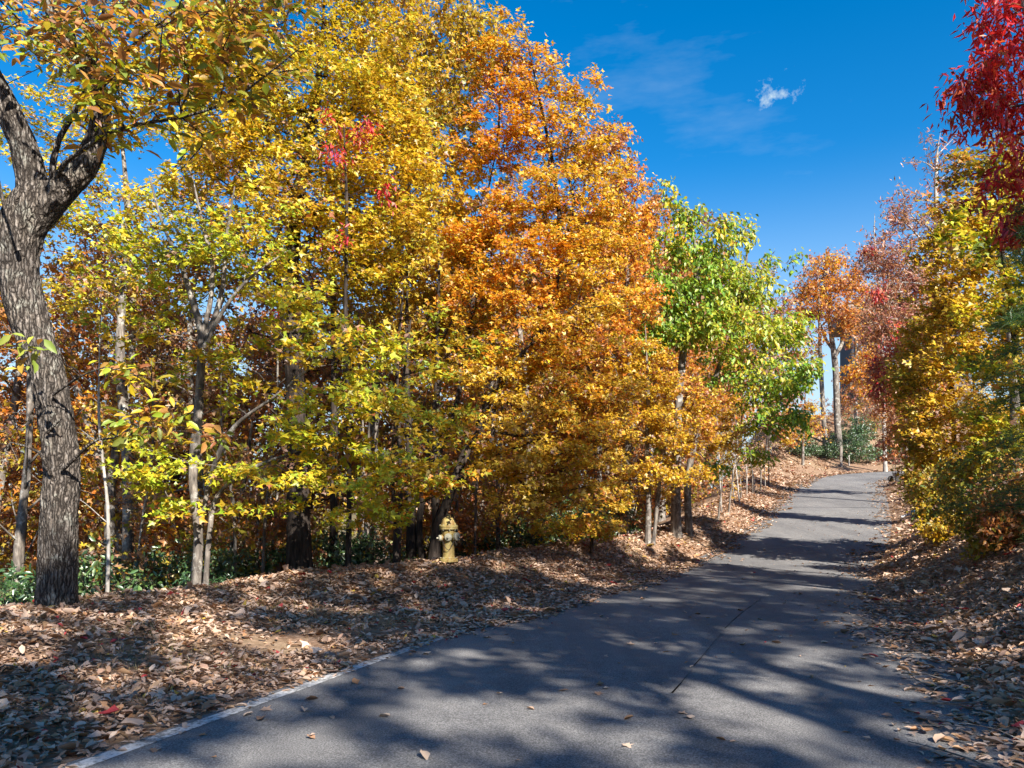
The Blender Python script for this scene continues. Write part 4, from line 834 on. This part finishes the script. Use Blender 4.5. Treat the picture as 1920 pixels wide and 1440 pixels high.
# bare slender stems standing just behind the crest
def stem(name, label, px, Y, h, r, lean, bark, group, seed):
    x = (px-CX)/F*Y; z = Hs(x, Y); rng = np.random.default_rng(seed)
    root = thing(name, label, 'tree', (x, Y, z), 0, group)
    pts = np.array([(0, 0, -.15, r), (lean*.3+rng.normal(0, .04), 0, h*.33, r*.85), (lean*.7+rng.normal(0, .06), .1, h*.66, r*.6), (lean, .1, h, r*.25)]); c = catmull(pts, .2); v, f = tube_arrays(c[:, :3], c[:, 3], 10)
    v = v+(vnoise(v*[4, 4, 2]+seed, seed)-.5)[:, None]*r*.5*unit(v-np.repeat(c[:, :3], 10, 0))
    link('trunk', mesh_from('trunk', v, f, 4, bark, smooth=True), root)
    mb, k = [], 0; bn = 0; bf = []
    for q in range(9):
        t = rng.uniform(.25, .98); p = np.array([np.interp(t*h, pts[:, 2], pts[:, i]) for i in range(3)]); a = rng.uniform(0, 6.28); L = h*rng.uniform(.12, .3)*(1.1-t*.6); d = np.array([math.cos(a), math.sin(a), .9])
        s = np.linspace(0, 1, 6)[:, None]; cc_ = p+d*L*s+rng.normal(0, .02, (6, 3))*s; v, f = tube_arrays(cc_, np.linspace(r*.25, .003, 6), 5); mb.append(v); bf.append(f+bn); bn += len(v)
    tag(link('branches', mesh_from('branches', np.vstack(mb), np.vstack(bf), 4, bark), root), kind='stuff')
    n = 90; lv = Leaves(); allv = np.vstack(mb); pp = allv[rng.integers(0, len(allv), n)]+rng.normal(0, .08, (n, 3))
    lv.add(MAPLE, pp, rng.normal(0, .7, (n, 3))+[0, 0, .6], rng.normal(0, 1, (n, 3)), rng.uniform(.06, .11, n), pal(rng, RUST+YEL, n)*.9); tag(link('crown', lv.mesh('crown', LEAF), root), kind='stuff')
    return root
stem('slender_tree', 'thin near-black stem just left of the two dark stems by the hydrant', 746, 15.0, 5.5, .055, .1, BARK_DARK, None, 301)
stem('slender_tree', 'dark stem leaning a little, second left of the hydrant', 772, 15.6, 6, .10, -.1, BARK_DARK, None, 302)
stem('slender_tree', 'stout dark stem close beside the left of the hydrant', 818, 15.5, 6, .09, .05, BARK_DARK, None, 303)
stem('slender_tree', 'pale grey stem between the hydrant and the low orange bush', 934, 18.0, 5, .06, .15, BARK_GREY, None, 304)
stem('slender_tree', 'crooked whitish stem at the verge crest right of the leaning trunk', 200, 11.6, 4.2, .03, -.15, BARK_PALE, None, 305)
stem('slender_tree', 'dark stem behind the small orange-russet maple', 1174, 21.5, 6, .08, .05, BARK_DARK, None, 306)
stem('slender_tree', 'thin grey stem in the woods left of the leaning trunk', 30, 15.0, 7, .10, .2, BARK_GREY, None, 307)
stem('slender_tree', 'dark stem half hidden behind the green maple sprays right of the thick dark trunk', 622, 15.2, 6.5, .09, .0, BARK_DARK, None, 308)
# thin understorey stems with sparse yellow-green leaves
for k, (px, Y, h_, lab) in enumerate([(250, 13.2, 4.5, 'thin grey stem between the whitish crooked stem and the many-stemmed maple'), (440, 13.0, 4.2, 'thin grey stem just right of the many-stemmed maple'), (490, 13.8, 5, 'thin grey stem midway between the many-stemmed maple and the thick dark trunk'), (690, 15.2, 4.6, 'thin grey stem left of the dark stems by the hydrant'), (890, 16.2, 4.4, 'thin stem right behind the hydrant'), (1000, 17.6, 4.4, 'thin stem between the hydrant and the low yellow-orange bush')]):
    stem('slender_tree', lab, px, Y, h_, .028, (-1)**k*.25, BARK_GREY, None, 340+k)
g = 'saplings lining the verge near the top of the rise'; rng = np.random.default_rng(9)
for k in range(13):
    t = k/12; Y = 26+12*t+rng.normal(0, .4); px = 1345+95*t+rng.normal(0, 3)
    stem('sapling', 'thin pale sapling in the row along the left verge near the top of the rise', px, Y, 2.4+rng.uniform(-.6, 1.2), .022+.012*rng.random(), rng.normal(0, .2), BARK_PALE if k % 2 else BARK_GREY, g, 320+k)

# -- tall trees behind and to the right of the camera that shade the road
for k, (x, y, h, lab) in enumerate([(10.5, -8.5, 17, 'tall roadside tree on the right bank behind the viewpoint'), (5.2, -12.0, 14.5, 'tall roadside tree beside the road behind the viewpoint'), (14.5, -6.0, 16, 'tall roadside tree up the right bank just out of view'), (8.6, -3.2, 11, 'roadside tree on the right bank level with the viewpoint'), (2.5, -14.5, 17, 'tall roadside tree farthest back behind the viewpoint')]):
    z = Hs(x, y); rng = np.random.default_rng(400+k); lobes = []
    for q in range(10):
        a = q*2.4+k; zz = h*(.42+.54*(q+.5)/10); rr = h*.15*(1.2-.6*abs((q+.5)/10-.4)); lobes.append(wl(x+math.cos(a)*h*.17*(1-.4*q/10), y+math.sin(a)*h*.17*(1-.4*q/10), z+zz, rr, h*.055, rr))
    tree('roadside_tree', lab, [[wp(x, y, z-.1, .17), wp(x+.35, y+.1, z+h*.2, .15), wp(x-.2, y-.2, z+h*.4, .13), wp(x+.3, y+.2, z+h*.6, .1), wp(x-.3, y+.1, z+h*.8, .06), wp(x, y, z+h, .012)]], lobes, MAPLE, .20, .95, (YEL, ORG), BARK_GREY, per=26, spray=.55, seed=400+k, group='trees shading the road behind the viewpoint', minfrac=.3)

# ------------------------------------------------------------------ house behind the far trees
def house():
    x0, y0 = 35.4, 80.0; z0 = Hs(x0, y0); rz = rad(-14)
    root = thing('house', 'dark blue-grey and stone house half hidden behind the far trees', 'house', (x0, y0, z0), rz)
    b = MB(); b.box((4, 4, 1.6), (11, 8, 3.6)); link('stone_base', b.mesh('stone_base', STONE), root)
    b = MB(); b.box((4, 4, 6.6), (10.6, 7.6, 6.4)); link('wall', b.mesh('wall', SIDING), root)
    rf = MB(); zt = 9.8
    rf.add([(-2.2, -1.4, zt), (10.4, -1.4, zt), (10.4, 9.4, zt), (-2.2, 9.4, zt), (-2.2, 4, zt+2.6), (10.4, 4, zt+2.6), (-2.2, -1.4, zt+.3), (10.4, -1.4, zt+.3), (10.4, 9.4, zt+.3), (-2.2, 9.4, zt+.3)],
           [(0, 3, 2, 1), (0, 1, 7, 6), (2, 3, 9, 8), (6, 7, 5, 4), (8, 9, 4, 5), (1, 2, 8, 5, 7), (0, 6, 4, 9, 3)])
    roof = link('roof', rf.mesh('roof', ROOF), root)
    b = MB(); b.box((4.1, -1.44, zt+.1), (12.8, .06, .34)); link('fascia', b.mesh('fascia', TRIM), roof)
    b = MB(); b.box((7.5, 5.5, zt+2.6), (1.2, 1.2, 2.4)); link('chimney', b.mesh('chimney', STONE), roof)
    for k, (cx, cz, ww, hh) in enumerate([(2.3, 7.6, 1.3, 2.9), (4.6, 7.6, 1.3, 2.9), (6.9, 7.6, 1.3, 2.9), (2.3, 4.3, 1.3, 1.8), (4.6, 4.3, 1.3, 1.8), (6.9, 4.3, 1.3, 1.8), (-.55, 7.2, .7, 1.9)]):
        yy = .2 if cx > 0 else .2
        fr = MB()
        for dx, dz, sx_, sz_ in [(-ww/2, 0, .1, hh+.1), (ww/2, 0, .1, hh+.1), (0, hh/2, ww-.1, .1), (0, -hh/2, ww-.1, .12), (0, hh*.18, ww-.1, .07)]:
            fr.box((cx+dx, yy-.05, cz+dz), (sx_, .12, sz_))
        wd = link('window', fr.mesh('window', TRIM), root)
        for zc, h2 in ((cz-hh*.16, hh*.66), (cz+hh*.34, hh*.28)):
            g_ = MB(); g_.box((cx, yy-.02, zc), (ww-.1, .03, h2)); link('pane', g_.mesh('pane', GLASS), wd)
    b = MB(); b.box((3.6, -1.0, 3.35), (8.8, 2.0, .18)); dk = link('deck', b.mesh('deck', WOOD), root)
    for k in range(5):
        b = MB(); b.box((-.6+2.1*k, -1.9, 1.55), (.14, .14, 3.4)); link('deck_post', b.mesh('deck_post', WOOD), dk)
        b = MB(); b.box((-.6+2.1*k, -1.93, 3.95), (.09, .09, 1.0)); link('rail_post', b.mesh('rail_post', WOOD), dk)
    b = MB(); b.box((3.6, -1.93, 4.48), (8.8, .12, .07)); link('handrail', b.mesh('handrail', WOOD), dk)
house()

# ------------------------------------------------------------------ fire hydrant
def hydrant():
    Y = 13.9; x = (841-CX)/F*Y; z = Hs(x, Y); s = 1.0
    root = thing('fire_hydrant', 'faded yellow fire hydrant at the edge of the woods on the leaf crest', 'fire hydrant', (x, Y, z-.02), rad(0))
    b = MB(); b.lathe([(.105, -.2), (.105, .07)], n=20); link('standpipe', b.mesh('standpipe', STEEL, True), root)
    b = MB(); b.lathe([(.165, .06), (.165, .10), (.155, .105), (.155, .125), (.11, .13), (.103, .16), (.100, .36), (.108, .43), (.115, .49), (.12, .58), (.122, .62), (.16, .625), (.16, .655)], n=28); link('barrel', b.mesh('barrel', HYD, True), root)
    b = MB(); b.lathe([(.165, .657), (.165, .69), (.135, .70), (.128, .74), (.112, .785), (.08, .815), (.045, .83), (.04, .835)], n=28); bo = link('bonnet', b.mesh('bonnet', HYD, True), root)
    b = MB(); b.lathe([(.036, .83), (.03, .885), (.024, .89)], n=5); link('operating_nut', b.mesh('operating_nut', HYD), bo)
    for k in range(8):
        a = k*math.pi/4+.2; b = MB(); b.lathe([(.014, .05), (.014, .135)], origin=(.14*math.cos(a), .14*math.sin(a), 0), n=6); link('bolt', b.mesh('bolt', HYDCAP), root)
        b = MB(); b.lathe([(.013, .605), (.013, .705)], origin=(.144*math.cos(a), .144*math.sin(a), 0), n=6); link('bolt', b.mesh('bolt', HYDCAP), bo)
    for ax, zc, rr, L in [((.80, -.60, 0), .50, .068, .215), ((-.92, -.38, 0), .47, .052, .185), ((.05, -1, 0), .49, .062, .16)]:
        b = MB(); b.lathe([(rr*.92, .06), (rr*.92, L-.07), (rr*1.15, L-.065), (rr*1.15, L-.05)], origin=(0, 0, zc), axis=ax, n=18); nz = link('nozzle', b.mesh('nozzle', HYD, True), root)
        b = MB(); b.lathe([(rr*1.05, L-.048), (rr*1.05, L-.01), (rr*.8, L), (rr*.3, L+.002), (rr*.28, L+.035)], origin=(0, 0, zc), axis=ax, n=18); link('cap', b.mesh('cap', HYDCAP, True), nz)
    t = np.linspace(0, 1, 15); b = MB(); b.tube(np.stack([-.10+.21*t, -.125-.02*np.sin(t*math.pi), .44-.17*np.sin(t*math.pi)], 1), .006, 5); link('chain', b.mesh('chain', STEEL), root)
hydrant()

# ------------------------------------------------------------------ posts, cart and blue cap at the bend
def post(name, label, px, Y, h, r, mt, bx=True):
    x = (px-CX)/F*Y; z = Hs(x, Y); root = thing(name, label, 'post', (x, Y, z))
    b = MB(); b.lathe([(r, -.1), (r, h*.5), (r*.96, h-.03), (r*.7, h)], n=8); link('shaft', b.mesh('shaft', mt), root); return root
post('wooden_post', 'grey wooden post in front of the forked trunk at the end of the road', 1577, 51.5, 1.45, .10, WOOD)
post('marker_stake', 'short pale marker stake on the far bank right of the wooden post', 1592, 52.4, .75, .05, BARK_PALE)
def cart():
    Y = 36.0; x = (1690-CX)/F*Y; z = Hs(x, Y); root = thing('hand_cart', 'small dark hand cart with pale tray by the shrubs at the bend', 'cart', (x, Y, z), rad(10))
    for sx_ in (-.42, -.30):
        b = MB(); b.tube([(sx_, 0, .12), (sx_, 0, .72), (sx_+.12, 0, .80)], .016, 6); link('upright', b.mesh('upright', STEEL), root)
    b = MB(); b.tube([(-.34, -.18, .80), (-.24, .0, .80), (-.34, .2, .80)], .018, 6); link('handle', b.mesh('handle', STEEL), root)
    b = MB(); b.add([(-.30, -.25, .40), (.42, -.25, .40), (.42, .25, .40), (-.30, .25, .40), (-.22, -.19, .22), (.34, -.19, .22), (.34, .19, .22), (-.22, .19, .22)], [(4, 7, 6, 5), (0, 1, 5, 4), (1, 2, 6, 5), (2, 3, 7, 6), (3, 0, 4, 7), (0, 4, 5, 1)]); link('tray', b.mesh('tray', TRAY), root)
    for dx, dy in ((-.36, -.24), (-.36, .24), (.36, -.24), (.36, .24)):
        b = MB(); b.lathe([(.06, -.03), (.13, -.03), (.14, 0), (.13, .03), (.06, .03)], origin=(dx, dy, .13), axis=(0, 1, 0), n=16); link('wheel', b.mesh('wheel', STEEL, True), root)
    b = MB(); b.box((0, 0, .19), (.84, .06, .05)); link('chassis', b.mesh('chassis', STEEL), root)
cart()
def cap():
    Y = 24.5; x = (1714-CX)/F*Y; z = Hs(x, Y); root = thing('utility_cap', 'small blue utility cap sticking out of the leaves at the right bank', 'utility cap', (x, Y, z))
    b = MB(); b.lathe([(.07, -.1), (.07, .14), (.10, .145), (.10, .21), (.085, .225), (.03, .23)], n=16); link('cap', b.mesh('cap', BLUE, True), root)
    b = MB(); b.tube([(-.45, -.1, .02), (-.2, -.05, .09), (-.07, 0, .10)], .035, 8); link('pipe', b.mesh('pipe', TRAY), root)
cap()

# ------------------------------------------------------------------ fallen leaves
LIT = [(.42, .28, .195), (.37, .24, .165), (.48, .34, .245), (.31, .185, .115), (.36, .19, .095), (.45, .33, .255), (.30, .185, .13), (.53, .395, .295), (.39, .24, .135), (.37, .265, .205), (.46, .32, .23)]
def litter(seed, n, s0, s1, u0, u1, smin, smax, dens, tilt=.33, big=.05):
    """dead leaves over a strip of the road frame, from u0 to u1 across it"""
    rng = np.random.default_rng(seed); t = rng.uniform(0, 1, n); arc = np.concatenate([[0], np.cumsum(np.linalg.norm(np.diff(fine[:, :2], axis=0), axis=1))])
    i0 = np.interp(s0, fine[:, 1], arc); i1 = np.interp(s1, fine[:, 1], arc); a = i0+(i1-i0)*t; u = rng.uniform(u0, u1, n)
    e = np.stack([np.interp(a, arc, fine[:, k]) for k in range(5)], 1); xy = e[:, :2]+e[:, 3:5]*u[:, None]
    keep = rng.random(n) < dens(u, xy[:, 1], xy[:, 0]); xy = xy[keep]; u = u[keep]; k = len(xy)
    z = H(xy[:, 0], xy[:, 1], False); zr = np.interp(a[keep], arc, fine[:, 2])+.018*np.sin(np.clip(u/W, 0, 1)*math.pi)+.002; inr = (u > 0) & (u < W) & (z < zr+.03); z = np.where(inr, zr, z+rng.uniform(0, .03, k))
    sz = rng.uniform(smin, smax, k); bg_ = rng.random(k) < big; sz[bg_] *= rng.uniform(1.5, 2.1, bg_.sum())
    col = pal(rng, LIT, k)*rng.uniform(.85, 1.35, (k, 1)); rd = rng.random(k); col[rd < .012] = (.42, .05, .05); col[(rd > .012) & (rd < .022)] = (.5, .34, .06)
    onroad = inr; tl = np.where(onroad, tilt*.35, tilt)[:, None]
    nrm = np.array([0, 0, 1.])+rng.normal(0, 1, (k, 3))*tl; flip = rng.random(k) < .4; tp = rng.normal(0, 1, (k, 3))*[1, 1, .2]
    nrm = unit(nrm); pos = np.concatenate([xy, z[:, None]], 1); pos[:, 2] += np.where(onroad, .004, .0)
    tp_u = unit(tp-nrm*(tp*nrm).sum(1, keepdims=True)); pos = pos-tp_u*sz[:, None]*.5
    low = np.minimum(tp_u[:, 2], 0)*sz; pos[:, 2] -= np.where(onroad, low, low*.5)
    return pos, np.where(flip[:, None], nrm*1, nrm), tp, sz, col, rng
def put_litter(name, label, specs):
    lv = Leaves()
    for sp_ in specs:
        pos, nrm, tp, sz, col, rng = litter(*sp_[0], **(sp_[1] if len(sp_) > 1 else {})); k = len(pos); pick = rng.integers(0, 4, k)
        for q, tm in enumerate((CURL, ROLL, OVAL, MAPLE)):
            s = pick == q; lv.add(tm, pos[s], nrm[s], tp[s], sz[s]*(1, .95, 1.1, .95)[q], col[s])
    TOTAL['leaves'] += lv.n//7; o = link(name, lv.mesh(name, DRY)); tag(o, label, 'leaf litter', kind='stuff'); return o
def nz2(x, y, s, seed): return fbm(np.stack([x*s, y*s, 0*x], 1), seed, 3)
def left_d(u, y, x):
    edge = .05+.8*(nz2(x, y, .55, 31)-.5)*sst(5, 9, y)+np.clip((y-8)*.2, 0, .85)-np.clip((y-15)*.06, 0, .35)
    f = np.clip((edge+.2-u)/.42, 0, 1)**2; bare = sst(.62, .70, nz2(x, y, .8, 33))*sst(1.5, .2, np.abs(u+1.0)); return f*(1-.8*bare*(y < 11))
def right_d(u, y, x):
    edge = W-.55+.9*(nz2(x, y, .6, 37)-.5)-1.15*sst(11, 20, y)*(1-sst(38, 44, y))-.4*np.exp(-((y-11.5)/1.6)**2); return np.clip((u-edge+.5)/1.1, 0, 1)**2.2
put_litter('fallen_leaves', 'drift of dry tan and brown leaves covering the left verge', [
    ((501, 42000, 2.5, 12, -6.6, .9, .042, .098, left_d),), ((502, 28000, 10, 19, -5.2, 1.4, .055, .11, left_d),), ((503, 12000, 19, 44, -2.4, 1.6, .08, .15, left_d),)])
put_litter('fallen_leaves', 'drift of grey-brown leaves banked along the right side of the road', [
    ((511, 38000, 1.5, 12, W-2.6, W+4.2, .042, .098, right_d),), ((512, 28000, 10, 22, W-2.6, W+4.4, .055, .11, right_d),), ((513, 9000, 22, 46, W-2.4, W+3.2, .08, .15, right_d),)])
put_litter('fallen_leaves', 'thin scatter of small dry leaf scraps over the asphalt', [((531, 900, 3.5, 30, .25, W-.4, .018, .06, lambda u, y, x: .25+.75*sst(.45, .65, nz2(x, y, .4, 61))),)])
put_litter('fallen_leaves', 'brown leaves strewn over the bank at the end of the road', [((521, 9000, 38, 53, -11, 1.0, .12, .22, lambda u, y, x: np.full(len(u), .9)),)])
def twigs(n=420):
    rng = np.random.default_rng(88); b = MB()
    for k in range(n):
        side = rng.random() < .5; y = 4+rng.random()**1.4*16; u = -rng.uniform(.1, 4.5) if side else W+rng.uniform(-.5, 2.6); e = [np.interp(y, fine[:, 1], fine[:, q]) for q in range(5)]
        x, yy = e[0]+e[3]*u, e[1]+e[4]*u; z = Hs(x, yy)+.03; a = rng.uniform(0, 6.28); L = rng.uniform(.06, .28); d = np.array([math.cos(a), math.sin(a), rng.normal(0, .12)])
        b.tube(np.array([x, yy, z])+d*L*np.linspace(-1, 1, 4)[:, None]+rng.normal(0, .012, (4, 3)), np.array([.004, .0035, .003, .0015])*rng.uniform(.8, 1.8), 4, False)
    tag(link('fallen_twigs', b.mesh('fallen_twigs', BARK_GREY)), 'small broken twigs lying among the leaves on both verges', 'twigs', kind='stuff')
twigs()
# single leaves lying on the open asphalt
def single_leaves(n=120):
    rng = np.random.default_rng(77); kinds = []
    for tm, nm in ((CURL, 'a'), (ROLL, 'b'), (STAR, 'c'), (OVAL, 'd')):
        for c_ in (LIT[0], LIT[3], LIT[7], LIT[4]):
            v, f, c = leaf_arrays(tm, np.zeros((1, 3)), np.array([[0, 0, 1.]]), np.array([[0, 1., 0]]), np.ones(1), np.array([c_])); kinds.append(mesh_from('leaf', v-[0, .5, 0], f, 3, DRY, c))
    arc = np.concatenate([[0], np.cumsum(np.linalg.norm(np.diff(fine[:, :2], axis=0), axis=1))]); n_ok = 0
    while n_ok < n:
        y = 4.2+rng.random()**1.5*17; u = rng.choice([rng.beta(1.2, 3)*W, W-rng.beta(1.2, 2.4)*W]); u = min(max(u, .3), W-.3)
        e = [np.interp(y, fine[:, 1], fine[:, k]) for k in range(5)]; x = e[0]+e[3]*u; yy = e[1]+e[4]*u
        z = e[2]+.018*math.sin(u/W*math.pi)+.006; s = rng.uniform(.05, .12)
        o = link('fallen_leaf', kinds[rng.integers(0, len(kinds))]); o.location = (x, yy, z); o.scale = (s, s, s); o.rotation_euler = (rng.normal(0, .12), rng.normal(0, .12), rng.uniform(0, 6.28))
        tag(o, 'single dry brown leaf lying on the open asphalt', 'leaf', 'single leaves scattered on the asphalt'); n_ok += 1
single_leaves()

# ------------------------------------------------------------------ dry grass and moss on the verges
def grass(name, label, n, s0, s1, u0, u1, cols, h, seed, thr):
    rng = np.random.default_rng(seed); y = rng.uniform(s0, s1, n); u = rng.uniform(u0, u1, n); e = np.stack([np.interp(y, fine[:, 1], fine[:, k]) for k in range(5)], 1)
    xy = e[:, :2]+e[:, 3:5]*u[:, None]; k_ = nz2(xy[:, 0], xy[:, 1], 1.1, seed) > thr; xy = xy[k_]; n = len(xy); z = H(xy[:, 0], xy[:, 1], False)
    tp = np.array([0, 0, 1.])+rng.normal(0, .55, (n, 3)); lv = Leaves()
    lv.add(L_([(-.05, 0, 0), (.05, 0, 0), (.03, .6, .06), (0, 1, .22)], [(0, 1, 2), (0, 2, 3)]), np.concatenate([xy, z[:, None]], 1), rng.normal(0, 1, (n, 3))*[1, 1, .2], tp, rng.uniform(.6, 1.3, n)*h, pal(rng, cols, n)*rng.uniform(.8, 1.2, (n, 1)))
    tag(link(name, lv.mesh(name, LEAF)), label, 'grass', kind='stuff')
grass('dry_grass', 'straw-coloured dry grass between the leaves on the left verge', 26000, 3, 22, -5.0, -.4, [(.42, .32, .15), (.34, .27, .11), (.24, .24, .07), (.48, .40, .22)], .055, 601, .52)
grass('bank_grass', 'moss and short green grass on the right bank below the shrubs', 26000, 7, 30, W+1.6, W+4.6, [(.10, .13, .025), (.16, .16, .04), (.22, .19, .06)], .10, 602, .47)
